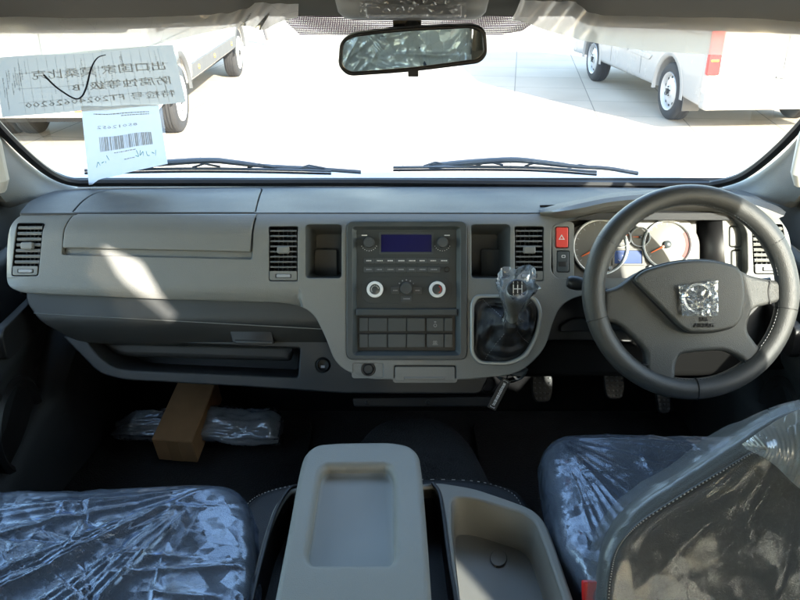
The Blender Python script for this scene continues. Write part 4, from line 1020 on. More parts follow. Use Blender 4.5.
# ================================================================== CENTRE CONSOLE
con = thing('centre_console', 'beige grey centre console base with long open tray beside the driver seat', 'console', (.02, .95, .70))
CZ = Hz(1.06)
con_o = rpoly([(225, 690, 6), (244, 606, 10), (262, 540, 10), (274, 504, 12), (290, 487, 8), (310, 484, 6), (422, 483, 4), (440, 482, 6), (474, 487.5, 12), (511, 500, 14), (534, 509, 12), (546, 522, 12), (555, 545, 14), (575, 603, 10), (605, 690, 6)])
slotL = rpoly([(236, 680, 4), (251, 600, 10), (272, 525, 10), (284, 500, 8), (292, 491, 4), (330, 490, 2), (330, 680, 4)])
slotR = rpoly([(400, 490, 2), (424, 487, 2), (434, 486, 4), (441, 500, 8), (449, 560, 10), (456, 600, 10), (466, 680, 4), (400, 680, 4)])
tray = rpoly([(452, 498, 6), (468, 497.5, 8), (486, 502, 10), (524, 513.5, 10), (535, 522, 8), (544, 545, 14), (563, 600, 10), (590, 685, 6), (474, 685, 6), (460, 600, 10), (452, 530, 10)])
MB().plate(CZ, con_o, [slotL, slotR, tray], top=0, thick=.03, bevel=.0055, res=5).build('console_rim', G_LID, con, wn=True, angle=60)
cw = MB(); pts_o = [CZ.px(*p) for p in con_o]; cw.loft([[Vector((a, b, z)) for a, b in pts_o] for z in (1.04, .70)]); cw.build('console_side', G_DARK, con)
cx_, cy_ = CZ.px(500, 580)
tp = [Vector(CZ.px(*p)) for p in tray]; tc_ = sum(tp, Vector((0, 0))) / len(tp)
lv = []
for k, (z, s_) in enumerate(((1.0575, 1.0), (1.052, .985), (1.03, .965), (1.005, .945), (.998, .93), (.994, .90), (.993, .0))):
    lv.append([Vector((tc_.x + (p.x - tc_.x) * s_ , tc_.y + (p.y - tc_.y) * s_, z)) for p in tp])
MB().loft(lv[:6]).build('tray_wall', G_LID, con, angle=50)
MB().loft([lv[5], lv[6]]).build('tray_floor', G_TRAYFL, con)
TF = Hz(.9945)
MB().plate(TF, circ(498.5, 558.7, 8.6, 32), top=.0008, thick=.001, bevel=.0002).build('floor_disc_edge', G_BLACK, con)
MB().plate(TF, circ(498.5, 558.7, 8.0, 32), top=.0022, thick=.002, bevel=.0006).build('floor_disc', G_TRAYFL, con, wn=True)
sf = MB()
for sl_ in (slotL, slotR):
    pp = [CZ.px(*p) for p in sl_]; sf.loft([[Vector((a, b, 1.054)) for a, b in pp], [Vector((a, b, .93)) for a, b in pp]])
sf.build('slot_wall', G_BLACK, con)
MB().plate(Hz(.935), rpoly([(240, 700), (270, 500), (470, 500), (480, 700)]), thick=.004, bevel=.0005).build('slot_floor', G_FRAME, con)
# seams of black trim next to the slots
MB().tube([CZ.wp(x, y, .0015) for x, y in smooth([(433, 484), (441, 500), (449, 560), (456, 602), (466, 670)], 40)], .0035, 8).build('slot_trim', G_BLACK, con)
MB().tube([CZ.wp(x, y, .0015) for x, y in smooth([(300, 486), (290, 489), (279, 505), (268, 535), (252, 600), (240, 660)], 40)], .003, 8).build('slot_trim', G_BLACK, con)
# lid (armrest)
LZ = Hz(1.12)
arm = thing('armrest_lid', 'long beige grey armrest lid with rectangular recess in the middle of the cabin', 'armrest', (0, .95, .95))
lid_o = rpoly([(262, 660, 10), (286, 540, 20), (299, 470, 10), (304, 452, 14), (316, 443, 12), (340, 441, 16), (392, 440.5, 16), (410, 444, 12), (419, 452, 12), (422, 470, 14), (428, 540, 30), (436, 660, 10)], 10)
rec_o = rpoly([(325, 465, 7), (388, 464.5, 7), (394, 474, 8), (394, 556, 8), (390, 563, 8), (312, 563, 9), (308, 554, 8), (320, 474, 8)], 8)
MB().plate(LZ, lid_o, [rec_o], top=0, thick=.05, bevel=.011, res=6, cuts=(.02, .02)).build('lid', G_LID, arm, wn=True, angle=80)
rp_ = [Vector(LZ.px(*p)) for p in rec_o]; rc = sum(rp_, Vector((0, 0))) / len(rp_)
# bevel widens the hole; bowl starts at its outer edge
def grow(p, d): a = p - rc; return rc + a * (1 + d / a.length)
bw_ = [[Vector((*grow(p, d), z)) for p in rp_] for d, z in ((-.0, 1.103), (-.003, 1.1005), (-.008, 1.099))]
MB().loft(bw_, True, False, True).build('recess', MATS['tray_floor'], arm, angle=40)
MB().loft([[Vector((LZ.px(*p)[0] * .97, LZ.px(*p)[1] * .985, z)) for p in lid_o] for z in (1.075, .94)], True, False, True).build('lid_box', G_DARK, arm)
# engine cover in black leatherette with stitching
eng = thing('engine_cover', 'black leatherette engine cover with stitched edge under the console', 'engine cover', (0, 1.1, .70))
EZ = Hz(.985)
eng_o = rpoly([(180, 660, 20), (228, 520, 20), (252, 489, 20), (292, 478, 20), (350, 473, 20), (470, 474, 20), (520, 484, 20), (536, 505, 20), (560, 560, 20), (600, 680, 20)])
MB().pillow(EZ, eng_o, -.28, .03, .0, n=120).build('cover', G_LEATH, eng, angle=80)
es = MB(); ep = smooth([(236, 522), (250, 503), (268, 493), (300, 486), (350, 482), (400, 481), (470, 482), (508, 492), (523, 510), (531, 535)], 130)
for i in range(0, len(ep) - 1, 2):
    a = EZ.wp(*ep[i], .003); b = EZ.wp(*ep[i + 1], .003); es.tube([a, a.lerp(b, .7)], .0008, 4)
es.build('edge_stitching', G_STITCH, eng)
MB().pillow(Hz(.86), rpoly([(338, 520, 10), (350, 440, 20), (378, 412, 20), (440, 410, 20), (470, 430, 20), (492, 470, 20), (510, 520, 10)]), -.16, .05, .0, n=80).build('tunnel', G_MAT, eng, angle=80)

# ================================================================== FLOOR THINGS
def pedal(px, py, w, h, zc, label, tall=False):
    c = W(px, py, zc); n = (-FW * .8 + Vector((0, -.2, .5))).normalized()
    pl = Plane(c, RT, (Vector((0, .55, .84)) if not tall else Vector((0, .6, .8))))
    t = thing('pedal', label, 'pedal', tuple(c), 'foot pedals')
    hw, hh = w / 2 * zc / FPX, h / 2 * zc / FPX
    pad = MB().plate(pl, rpoly([(-hw, hh, .012), (hw, hh, .012), (hw, -hh * .2, .02), (hw * .72, -hh, .012), (-hw * .72, -hh, .012), (-hw, -hh * .2, .02)]), top=.01, thick=.014, bevel=.003, px=False).build('pedal_pad', G_DARK, t, wn=True)
    st = MB(); nx_, ny_ = (4, 5) if not tall else (3, 8)
    for j in range(ny_):
        for i in range(nx_):
            x = (-hw * .72 + 2 * hw * .72 * i / (nx_ - 1)) * (1 if j > 1 else .85); y = -hh * .75 + 1.5 * hh * j / (ny_ - 1)
            st.plate(pl, rr(x - .003, y - .0025, x + .003, y + .0025, .0015, 3), top=.0125, thick=.004, bevel=.0008, px=False)
    st.build('grip_stud', G_FRAME, pad)
    MB().tube([c + Vector((0, .01, -.005)), c + Vector((0, .10, .02)), c + Vector((0, .17, .18))], .008, 8).build('pedal_arm', G_METAL, t)
pedal(541.5, 388.5, 21, 27, 2.02, 'clutch pedal, leftmost studded pedal under the dashboard')
pedal(613.5, 386, 20, 26, 2.02, 'brake pedal, studded pedal just below the left of the steering wheel')
pedal(662, 394, 14, 40, 2.05, 'accelerator pedal, narrow dark pedal under the bottom of the steering wheel', True)

# hanging tag
tg = Plane(W(499, 394, 1.66), (RT + UPV * 1.9).normalized(), (UPV * 1 - RT * 1.9).normalized())
tt = thing('hanging_tag', 'small black tag with white lettering hanging at an angle below the gear lever', 'tag', tuple(tg.O))
fob = MB().plate(tg, rr(-.035, -.0095, .035, .0095, .002), top=.002, thick=.004, bevel=.001, px=False).build('tag_plate', G_BLACK, tt, wn=True)
tm = MB(); rn = random.Random(11)
x = -.026
while x < .026:
    w_ = rn.uniform(.0012, .0022); tm.plate(tg, rr(x, -.0024 - rn.uniform(0, .0006), x + w_, .0022 + rn.uniform(0, .001), .0003, 2), [rr(x + w_ * .3, -.0012, x + w_ * .7, .0012, .0001, 2)] if rn.random() < .5 else [], top=.0024, thick=.0004, bevel=.00005, px=False, res=1); x += w_ + .0007
for sx in (-1, 1):
    tm.plate(tg, rpoly([(sx * .031, -.005), (sx * .0285, -.005), (sx * .0285, -.0042), (sx * .0302, -.0042), (sx * .0302, .0042), (sx * .0285, .0042), (sx * .0285, .005), (sx * .031, .005)]), top=.0024, thick=.0004, bevel=.00005, px=False, res=1)
tm.build('tag_print', G_WHITE, fob)
MB().tube([tg.w(.034, 0, 0), tg.w(.045, .002, -.004), W(515, 376, 1.68)], .0016, 6).build('cord', G_BLACK, tt)
hl = thing('parking_brake_handle', 'dark release handle tucked under the lower right corner of the radio stack', 'handle', tuple(W(514, 380, 1.70)))
MB().plate(Dw(-.03), rpoly([(496, 374, 3), (530, 368, 4), (524, 379, 5), (511, 384, 4), (500, 381, 4)]), top=0, thick=.05, bevel=.006).build('grip', G_FRAME, hl, wn=True)
MB().plate(Dw(-.022), rpoly([(512, 376, 1), (516, 375.5, 1), (519, 379.5, 1), (516, 380, 1)]), thick=.01, bevel=.001).build('grip_rivet', G_METAL, hl)
# ring bracket left of the tag
rb_ = MB().lathe(W(487, 384, 1.86), -FW, [(.022, 0), (.022, .012), (.018, .014), (.016, .004), (0, .002)], 28)
tag(rb_.build('cable_grommet', G_BLACK, None), 'black round grommet beside the hanging tag below the dashboard', 'grommet')

# cardboard box and bubble wrap
ctr = Vector((-.545, 1.76, .782)); M = Matrix.Rotation(R(-7), 3, 'Z') @ Matrix.Rotation(R(16), 3, 'X')
cb = thing('cardboard_box', 'brown taped cardboard box leaning on the bubble wrap under the dash', 'cardboard box', tuple(ctr - Vector((0, 0, .05))))
bm_ = bmesh.new(); bmesh.ops.create_cube(bm_, size=1); bmesh.ops.scale(bm_, vec=(.102, .215, .078), verts=bm_.verts); bmesh.ops.bevel(bm_, geom=bm_.edges[:], offset=.0018, segments=2, affect='EDGES', clamp_overlap=True)
mb = MB(); bm_.verts.ensure_lookup_table(); mb.add([ctr + M @ v.co for v in bm_.verts], [[v.index for v in f.verts] for f in bm_.faces]); mb.build('carton', G_CARD, cb, wn=True); bm_.free()
tp_ = MB(); tp_.box(ctr + M @ Vector((0, 0, .0381)), .030, .216, .0006, M); tp_.box(ctr + M @ Vector((0, -.1080, -.0)), .030, .0006, .075, M)
tp_.build('tape', plastic('packing_tape', (.42, .25, .12), .22, 0, spec=.7), cb)
ff = MB(); ff.tube([ctr + M @ Vector((0, y, .0382)) for y in (-.10, .10)], .0004, 4); ff.build('flap_gap', G_DARK, cb)
wr = MB(); lps = []
for i in range(70):
    t = i / 69; x = -.745 + .435 * t; l = []
    base_r = (.036 + .012 * t) * (1 - .5 * max(0, (.12 - t) / .12) - .25 * max(0, (t - .95) / .05))
    for j in range(60):
        a = 2 * math.pi * j / 60
        p = Vector((x * 9, math.cos(a) * 2.2, math.sin(a) * 2.2))
        bub = .003 * abs(math.sin(x * 260 + (j % 2) * 1.57)) * abs(math.sin(a * 15))
        r = base_r * (1 + .28 * noise.noise(p) + .15 * noise.noise(p * 3)) + bub
        l.append(Vector((x + .01 * noise.noise(p * 2), 1.755 + .02 * (1 - t) + r * 1.25 * math.cos(a), .722 + base_r * .85 + r * .9 * math.sin(a))))
    lps.append(l)
wr.loft(lps, True, True, True)
bwp = thing('bubble_wrap_roll', 'clear bubble wrap bundle lying on the floor under the cardboard box', 'bubble wrap', (-.53, 1.76, .68))
wr.build('wrap', F_WRAP, bwp, angle=180)
MB().tube([Vector((-.70, 1.77, .757)), Vector((-.5, 1.76, .762)), Vector((-.33, 1.755, .766))], [.018, .028, .026], 18).build('wrapped_tube', plastic('wrapped_grey', (.5, .5, .48), .5, .5, 80, var=.3, vscale=30), bwp)
# rubber foot mats
for sx in (-1, 1):
    MB().plate(Hz(.682), rr(*( (-.84, 1.15, -.24, 1.90) if sx < 0 else (.2, 1.15, .84, 1.90)), .05), top=.012, thick=.012, bevel=.004, px=False).build('tmp', G_MAT, None)
    o = bpy.data.objects['tmp']; o.name = 'floor_mat'; tag(o, 'black textured floor mat in the ' + ('passenger' if sx < 0 else 'driver') + ' footwell', 'floor mat', 'footwell mats')

# ================================================================== MIRROR, VISORS, OVERHEAD CONSOLE
MC = W(413, 50, 1.36); s_m = 1.36 / FPX
tilt = R(3.4)
mn = Vector((-.035, -1, -.02)).normalized()
mU = (RT - mn * RT.dot(mn)).normalized(); mV = mn.cross(mU) * 1
mU2 = mU * math.cos(tilt) + mV * math.sin(tilt); mV2 = mn.cross(mU2)
MP = Plane(MC, mU2, mV2)
if MP.N.y > 0: MP = Plane(MC, mU2, -mV2)
mir = thing('rear_view_mirror', 'black framed interior rear view mirror hanging at the top of the windshield', 'mirror', tuple(MC))
mo_px = [(338, 66, 10), (340, 41, 14), (352, 33.5, 8), (400, 27.5, 30), (474, 24.5, 8), (486, 30, 8), (487.5, 54, 8), (480, 63, 10), (410, 72, 30), (348, 76, 8)]
mo = rpoly(mo_px, 8)
mi_px = [(342, 66, 6), (344, 42, 10), (354, 37, 6), (400, 31.5, 30), (471, 28, 6), (482, 33, 6), (483.5, 53, 6), (477, 59, 8), (410, 68, 30), (350, 72, 6)]
mi = rpoly(mi_px, 8)
MB().plate(MP, mo, [mi], top=.004, thick=.028, bevel=.0025, res=4).build('mirror_frame', G_MIRB, mir, wn=True)
MB().plate(MP, mo, top=-.006, thick=.02, bevel=.004).build('mirror_back', G_MIRB, mir)
MB().plate(MP, rpoly([(x + (x - 413) * .004, y + (y - 50) * .01, r) for x, y, r in mi_px], 8), top=-.001, thick=.003, bevel=.0002).build('mirror_glass', G_MIRROR, mir, angle=3)
MB().plate(MP, rr(408, 69, 418.5, 76.5, 1), top=.004, thick=.014, bevel=.002).build('dimming_tab', G_MIRB, mir, wn=True)
MB().tube([MC + Vector((0, .02, .01)), W(412, 26, 1.44), W(412, 14, 1.50)], [.016, .014, .02], 12).build('mirror_stem', G_MIRB, mir)
MB().box(W(407, 25, 1.44), .05, .02, .02).build('mirror_mount', G_MIRB, mir)
# overhead console with reading lamp
oc = thing('overhead_console', 'grey roof console with film wrapped lamp lens above the mirror', 'overhead console', tuple(W(412, 5, 1.38)))
OP = Plane(W(412, 4, 1.36), RT, (UPV * .6 + FW * -.8).normalized())
OPv = Plane(W(412, 4, 1.36), RT, UPV)
ocs = []
for t_, w_, d_ in ((0, .60, 0), (.25, .86, .012), (.6, .97, .02), (1, 1.0, .022)):
    ocs.append(t_)
og = MB(); L0 = []
for (hh, ww, out_) in ((-.004, .118, -.05), (-.002, .122, -.03), (.008, .13, -.008), (.03, .135, 0), (.10, .15, .0)):
    L0.append([W(412, 14, 1.40 - out_ * 1) + RT * (ww * math.sin(a)) + UPV * (hh - .022 + .035 * (1 - math.cos(a)) * .5) - FW * (.04 * math.cos(a)) for a in [math.pi * (-.5 + j / 24) for j in range(25)]])
og.loft(L0, closed=False); og.build('console_shell', G_FRAME if False else plastic('console_roof_grey', (.24, .245, .24), .5, .2, 900), oc, angle=80)
LP = Plane(W(412, 12, 1.335), RT, UPV)
MB().plate(LP, rr(366, 4, 462, 16, 3), top=.0, thick=.012, bevel=.003).build('lamp_lens', plastic('lamp_lens_white', (.5, .52, .55), .2, 0), oc, wn=True)
fm = MB(); n1, n2 = 80, 14; vs = []
for j in range(n2 + 1):
    for i in range(n1 + 1):
        s_, t_ = i / n1, j / n2
        x = 360 + 106 * s_; y = 2 + 17 * t_ + 1.2 * math.sin(s_ * 9)
        vs.append(LP.wp(x, y, .006 + .006 * abs(noise.noise(Vector((s_ * 14, t_ * 3, 2)))) * 2))
fm.add(vs, [(j * (n1 + 1) + i, j * (n1 + 1) + i + 1, (j + 1) * (n1 + 1) + i + 1, (j + 1) * (n1 + 1) + i) for j in range(n2) for i in range(n1)])
tag(fm.build('protective_film', F_KNOB, None, angle=180), 'strip of clear film over the roof lamp lens above the mirror', 'protective film')

def visor(side):
    # flat padded board folded up against the roof, lower edge towards the camera
    if side < 0: low = [(-60, 33), (60, 30.5), (180, 27), (238, 23), (262, 12), (275, -4)]; x0 = 'passenger'
    else: low = [(556, -4), (566, 10), (590, 25), (640, 28), (730, 31.5), (860, 36)]; x0 = 'driver'
    zc0 = 1.44
    t = thing('sun_visor', 'dark grey padded sun visor folded up above the ' + ('passenger' if side < 0 else 'driver') + ' side of the windshield', 'sun visor', tuple(W(400 + side * 250, 20, zc0)), 'sun visors')
    e = [Vector(p) for p in smooth(low, 60)]
    up = Vector((0, -.80, .60)).normalized()
    A = [W(p.x, p.y, zc0) for p in e]
    loops = []
    for k in range(9):
        a = math.pi * k / 8
        loops.append([p + FW * (.010 * math.cos(a)) * -1 - UPV * (.010 * math.sin(a)) * 1 + UPV * .010 for p in A])
    top1 = [p + up * .16 - FW * .010 + UPV * .01 for p in A]; top0 = [p + up * .16 + FW * .010 + UPV * .01 for p in A]
    MB().loft([top1] + loops + [top0], closed=False).build('visor_board', G_VISOR, t, angle=80)
    return A, e
VA, VE = visor(-1); VB, VF = visor(1)
# polythene hanging from the visors
def hang(e_top, low, zt, zl, label, seed):
    n = 150; top = smooth(e_top, n); bot = smooth(low, n); m = min(len(top), len(bot)); rows = []
    for j in range(26):
        t = j / 25; r = []
        for i in range(m):
            a = top[int(i * (len(top) - 1) / (m - 1))]; b = bot[int(i * (len(bot) - 1) / (m - 1))]
            x = a[0] * (1 - t) + b[0] * t; y = a[1] * (1 - t) + b[1] * t
            zc = zt * (1 - t) + zl * t
            cr = .008 * noise.noise(Vector((x * .012, y * .03, seed))) + .0015 * noise.noise(Vector((x * .04, y * .06, seed + 3)))
            edge = math.exp(-((x - (250 if seed < 5 else 560)) / 40) ** 2)
            cr += edge * .004 * math.sin(x * .35 + y * .25) * t
            r.append(W(x, y, zc + cr))
        rows.append(r)
    o = MB().loft(rows, closed=False).build('plastic_film', F_VISOR, None, angle=180)
    return tag(o, label, 'plastic film', 'visor films')
hang([(-70, -20), (60, -22), (180, -24), (250, -24), (300, -18)], [(-70, 56), (40, 55), (100, 52), (150, 46), (205, 33), (245, 26), (262, 30), (280, 22), (298, 17)], 1.40, 1.425, 'thin clear film wrapped over the passenger sun visor and drooping below it', 2.0)
hang([(512, 18), (540, -18), (640, -22), (740, -22), (870, -20)], [(512, 21), (524, 22), (545, 30), (570, 37), (590, 42), (640, 50), (700, 54), (770, 57), (870, 60)], 1.40, 1.425, 'thin clear film wrapped over the driver sun visor and drooping below it', 8.0)

# ================================================================== PAPERS ON THE GLASS
def paper_thing(name, corners, zoff, mat, label, curl=0, n=24, tail=0):
    """corners: photo pixels of the real sheet TL,TR,BR,BL; sits just inside the windshield"""
    C = [ws_px(*c) + Vector((0, -zoff, -zoff * .6)) for c in corners]
    def at(s, t, e=0):
        if tail: t = t * (1 - tail * min(1, s * 7) ** .6)
        p = (C[0] * (1 - s) + C[1] * s) * (1 - t) + (C[3] * (1 - s) + C[2] * s) * t
        nrm = (C[1] - C[0]).cross(C[0] - C[3]).normalized()
        if nrm.y > 0: nrm = -nrm
        bend = curl * (t ** 2) * (.6 + .4 * s) + .003 * noise.noise(Vector((s * 3, t * 3, zoff * 100)))
        return p + nrm * (bend + e)
    mb = MB(); mb.add([at(i / n, j / n) for j in range(n + 1) for i in range(n + 1)], [(j * (n + 1) + i, j * (n + 1) + i + 1, (j + 1) * (n + 1) + i + 1, (j + 1) * (n + 1) + i) for j in range(n) for i in range(n)])
    t_ = thing(name, label, 'paper', tuple((C[0] + C[2]) / 2))
    mb.build('sheet', mat, t_, angle=180)
    return t_, at, C
def on_sheet(at, C, mbsrc, e=.0006):   # mbsrc in metric (u right, v down from TL), map to sheet
    return mbsrc
def sheet_text(mb, at, C, txt, s, t, size, mirror=True, ang=0, m=None, e=.0007):
    wU = (C[1] - C[0]).length; wV = (C[3] - C[0]).length
    fc = bpy.data.curves.new('tmpf', 'FONT'); fc.body = txt; fc.size = size; fc.align_x = 'LEFT'; fc.align_y = 'CENTER'; fc.resolution_u = 1
    ob = bpy.data.objects.new('tmpf', fc); me = bpy.data.meshes.new_from_object(ob); vs = []
    for v in me.vertices:
        x = -v.co.x if mirror else v.co.x; y = v.co.y; xx = x * math.cos(ang) - y * math.sin(ang); yy = x * math.sin(ang) + y * math.cos(ang)
        vs.append(at(s + xx / wU, t - yy / wV, e))
    mb.add(vs, [list(p.vertices) for p in me.polygons], m); bpy.data.objects.remove(ob); bpy.data.curves.remove(fc); bpy.data.meshes.remove(me)
def sheet_rect(mb, at, s0, t0, s1, t1, e=.0007, k=4):
    vs = [at(s0 + (s1 - s0) * i / k, t0, e) for i in range(k + 1)] + [at(s0 + (s1 - s0) * i / k, t1, e) for i in range(k + 1)]
    mb.add(vs, [(i, i + 1, i + k + 2, i + k + 1) for i in range(k)])
G_INKGREY = plastic('faded_print', (.46, .46, .45), .6, 0, var=0)
G_INKMID = plastic('grey_ink', (.22, .22, .23), .6, 0, var=0)
pt, at, C = paper_thing('paper_form', [(-4, 53), (174, 40), (187, 98), (4, 113)], .012, G_PAPER, 'wide form sheet with mirrored Chinese printing and a big black tick taped to the windshield')
for q in (('出口国家 莫桑比克', .94, .33, .031), ('防腐蚀等级: B', .95, .57, .031), ('特检号 FT20240626200', .955, .82, .0285)):
    mb = MB(); sheet_text(mb, at, C, *q); mb.build('printed_line', G_INKGREY, pt)
mb = MB()
for k in range(16):
    s_ = .13 + k * .052; sheet_rect(mb, at, s_, .04, s_ + .0016, .97, .0004)
for k in range(3): sheet_rect(mb, at, .10, .28 + .24 * k, .95, .285 + .24 * k, .0004, 12)
rn = random.Random(5)
for c_ in range(26):
    s_ = .045 + rn.random() * .90 if c_ > 9 else .03 + c_ * .012; t0 = rn.uniform(.05, .5); L_ = rn.uniform(.15, .4); t_ = t0
    while t_ < min(t0 + L_, .93): sheet_rect(mb, at, s_, t_, s_ + rn.uniform(.003, .008), t_ + rn.uniform(.008, .018), .0005, 1); t_ += .024
mb.build('form_lines', G_INKGREY, pt)
def stroke(at, pts, w, e=.0009):
    mb = MB(); P_ = smooth(pts, 60); A = []; B = []
    for i, p in enumerate(P_):
        d = (Vector(P_[min(i + 1, len(P_) - 1)]) - Vector(P_[max(i - 1, 0)])); d = Vector((d.x, d.y * .42)); d.normalize(); ww = w * (1 if i < len(P_) * .6 else 1 - .5 * (i / len(P_) - .6) / .4)
        A.append(at(p[0] - d.y * ww, p[1] + d.x * ww * 2.4, e)); B.append(at(p[0] + d.y * ww, p[1] - d.x * ww * 2.4, e))
    return mb.loft([A, B], closed=False)
stroke(at, [(.26, .32), (.33, .56), (.405, .76), (.445, .74), (.48, .58), (.525, .28), (.57, .12), (.62, .08)], .0055).build('tick_mark', G_INK, pt)
pt2, at2, C2 = paper_thing('paper_label', [(83, 100), (160, 99), (170, 165), (91, 184)], .016, G_PAPER2, 'pale blue label sheet with barcode hanging below the form, its lower corner touching the dash', curl=.0, tail=.11)
mb = MB(); sheet_text(mb, at2, C2, '85012652', .70, .27, .021); mb.build('serial_number', G_INKGREY, pt2); mb = MB(); rn = random.Random(9)
s_ = .19
while s_ < .86:
    w_ = rn.choice((.005, .008, .014)); sheet_rect(mb, at2, s_, .40, s_ + w_, .60, .0006, 1); s_ += w_ + rn.choice((.006, .01))
mb.build('barcode', G_INKGREY, pt2)
mb = MB()
for row, (a, b) in enumerate(((.15, .85), (.5, .86), (.36, .62), (.48, .60))):
    t_ = (.09, .12, .635, .76)[row]; s_ = a
    while s_ < b: w_ = rn.uniform(.01, .04); sheet_rect(mb, at2, s_, t_, s_ + w_, t_ + .014, .0006, 1); s_ += w_ + .008
mb.build('small_print', G_INKGREY, pt2)
gm = MB()
for pts in ([(.12, .80), (.145, .74), (.17, .79)], [(.19, .76), (.22, .745)], [(.24, .74), (.245, .77)], [(.26, .66), (.29, .74)], [(.64, .66), (.66, .76), (.62, .74)], [(.69, .67), (.68, .75), (.72, .70), (.72, .77)], [(.76, .70), (.77, .77), (.80, .78)], [(.83, .73), (.86, .76)], [(.88, .70), (.87, .80)]):
    q = stroke(at2, pts, .003); gm.add(q.v, q.f)
gm.build('handwriting', G_GREEN, pt2)

# ================================================================== WIPERS (outside the glass)
def wiper(bladepx, armpx, label, off):
    o = Vector((0, .045, .012))
    bl = [ws_px(p[0], p[1] + 6) + o for p in smooth(bladepx, 30)]; ar = [ws_px(p[0], p[1] + 8) + o * 1.3 + Vector((0, 0, .004)) for p in smooth(armpx, 30)]
    t = thing('windshield_wiper', label, 'wiper', tuple(bl[0]), 'windshield wipers')
    MB().tube(bl, .0035, 6).build('rubber_blade', G_BLACK, t)
    MB().tube([p + Vector((0, .002, .007)) for p in bl], .0042, 6).build('blade_carrier', G_WIPER, t)
    n = len(ar); MB().tube(ar, [.009 - .003 * min(1, i / n * 1.2) if i < n * .6 else .0055 for i in range(n)], 8).build('wiper_arm', G_WIPER, t)
    br = MB()
    for i in (4, 11, 18, 25):
        a = bl[min(i, len(bl) - 1)] + Vector((0, .003, .01)); br.tube([a, a + Vector((.03, .003, .009)), a + Vector((.07, .003, .001))], .003, 6)
    br.build('bracket', G_WIPER, t)
wiper([(79, 176.8), (180, 175), (260, 175.5), (330, 177)], [(110, 173), (160, 168.5), (205, 166), (230, 168), (262, 171.5), (310, 174), (360, 177.5)], 'dark wiper resting at the foot of the glass on the passenger side', 0)
wiper([(393, 173.5), (470, 173), (540, 174), (600, 178)], [(430, 172), (470, 168), (515, 165.5), (545, 168), (580, 172), (612, 174), (643, 179)], 'dark wiper resting at the foot of the glass on the driver side', 0)

# ================================================================== REAR CABIN (seen only in the mirror)
def bench(y, label):
    t = thing('rear_bench', label, 'bench seat', (0, y, .70), 'rear bench seats')
    MB().pillow(Plane((-.31, y + .22, 1.08), (1, 0, 0), (0, 1, 0)), rr(-.44, -.22, .44, .22, .06), -.14, .04, .01, px=False).build('cushion', G_FAB, t, angle=80)
    pl = Plane((-.31, y, 1.10), (-1, 0, 0), Vector((0, -.16, .6)).normalized())
    MB().pillow(pl, rr(-.45, 0, .45, .70, .09), -.10, .04, .015, px=False).build('backrest', G_FAB, t, angle=80)
    MB().box((-.31, y + .18, .83), .8, .4, .26).build('bench_base', G_BLACK, t)
    MB().pillow(pl, rr(-.46, 0, .46, .71, .09), -.10, .045, .016, rings=36, inflate=.01, n=300, px=False, disp=folds(mkfolds(3, 40, (-.4, .1, .4, .7), (.3, .6), 14, amp=(.008, .02), L_=(.2, .5)), base=lambda w: (w.x + .31, w.z - 1.1), blob=.01)).build('tmp', film('rear_film', .9, 3.0, 7, 1, .012, .2, veil=(.95, .96, .98), gl=(1, 1, 1)) if 'rear_done' not in MATS else MATS['rear_done'], None, angle=180)
    o = bpy.data.objects['tmp']; o.name = 'plastic_cover'; tag(o, 'crumpled clear cover over the backrest of the bench ' + ('just behind the camera'), 'plastic cover')
bench(-.80, 'fabric bench seat just behind the camera, seen in the mirror')
def back_curtain(x0, x1, mat, label):
    mb = MB(); n = 40; rows = []
    for z in (1.97, 1.6, 1.10): rows.append([Vector((x0 + (x1 - x0) * i / n, -2.62 + .02 * math.sin(i / n * 2 * math.pi * 4), z)) for i in range(n + 1)])
    tag(mb.loft(rows, closed=False).build('curtain', mat, None, angle=180, solid=.002), label, 'curtain', 'cabin curtains')
back_curtain(-.05, .12, G_CURTG, 'narrow grey pleated curtain at the back window')
back_curtain(.13, .40, G_CURT, 'beige pleated curtain at the back window beside the narrow grey one')
def curtain(x, y0, y1, mat, label):
    mb = MB(); n = 70; rows = []
    for z in (1.95, 1.6, 1.18):
        rows.append([Vector((x + .018 * math.sin(i / n * 2 * math.pi * 8), y0 + (y1 - y0) * i / n, z)) for i in range(n + 1)])
    tag(mb.loft(rows, closed=False).build('curtain', mat, None, angle=180, solid=.002), label, 'curtain', 'cabin curtains')
curtain(.86, -2.3, -1.35, G_CURT, 'beige pleated curtain at the rear window behind the driver side')
curtain(.86, -1.30, -.75, G_CURTG, 'grey pleated curtain beside the beige one behind the driver side')
curtain(-.86, -2.3, -.9, G_CURT, 'beige pleated curtain at the rear window behind the passenger side')

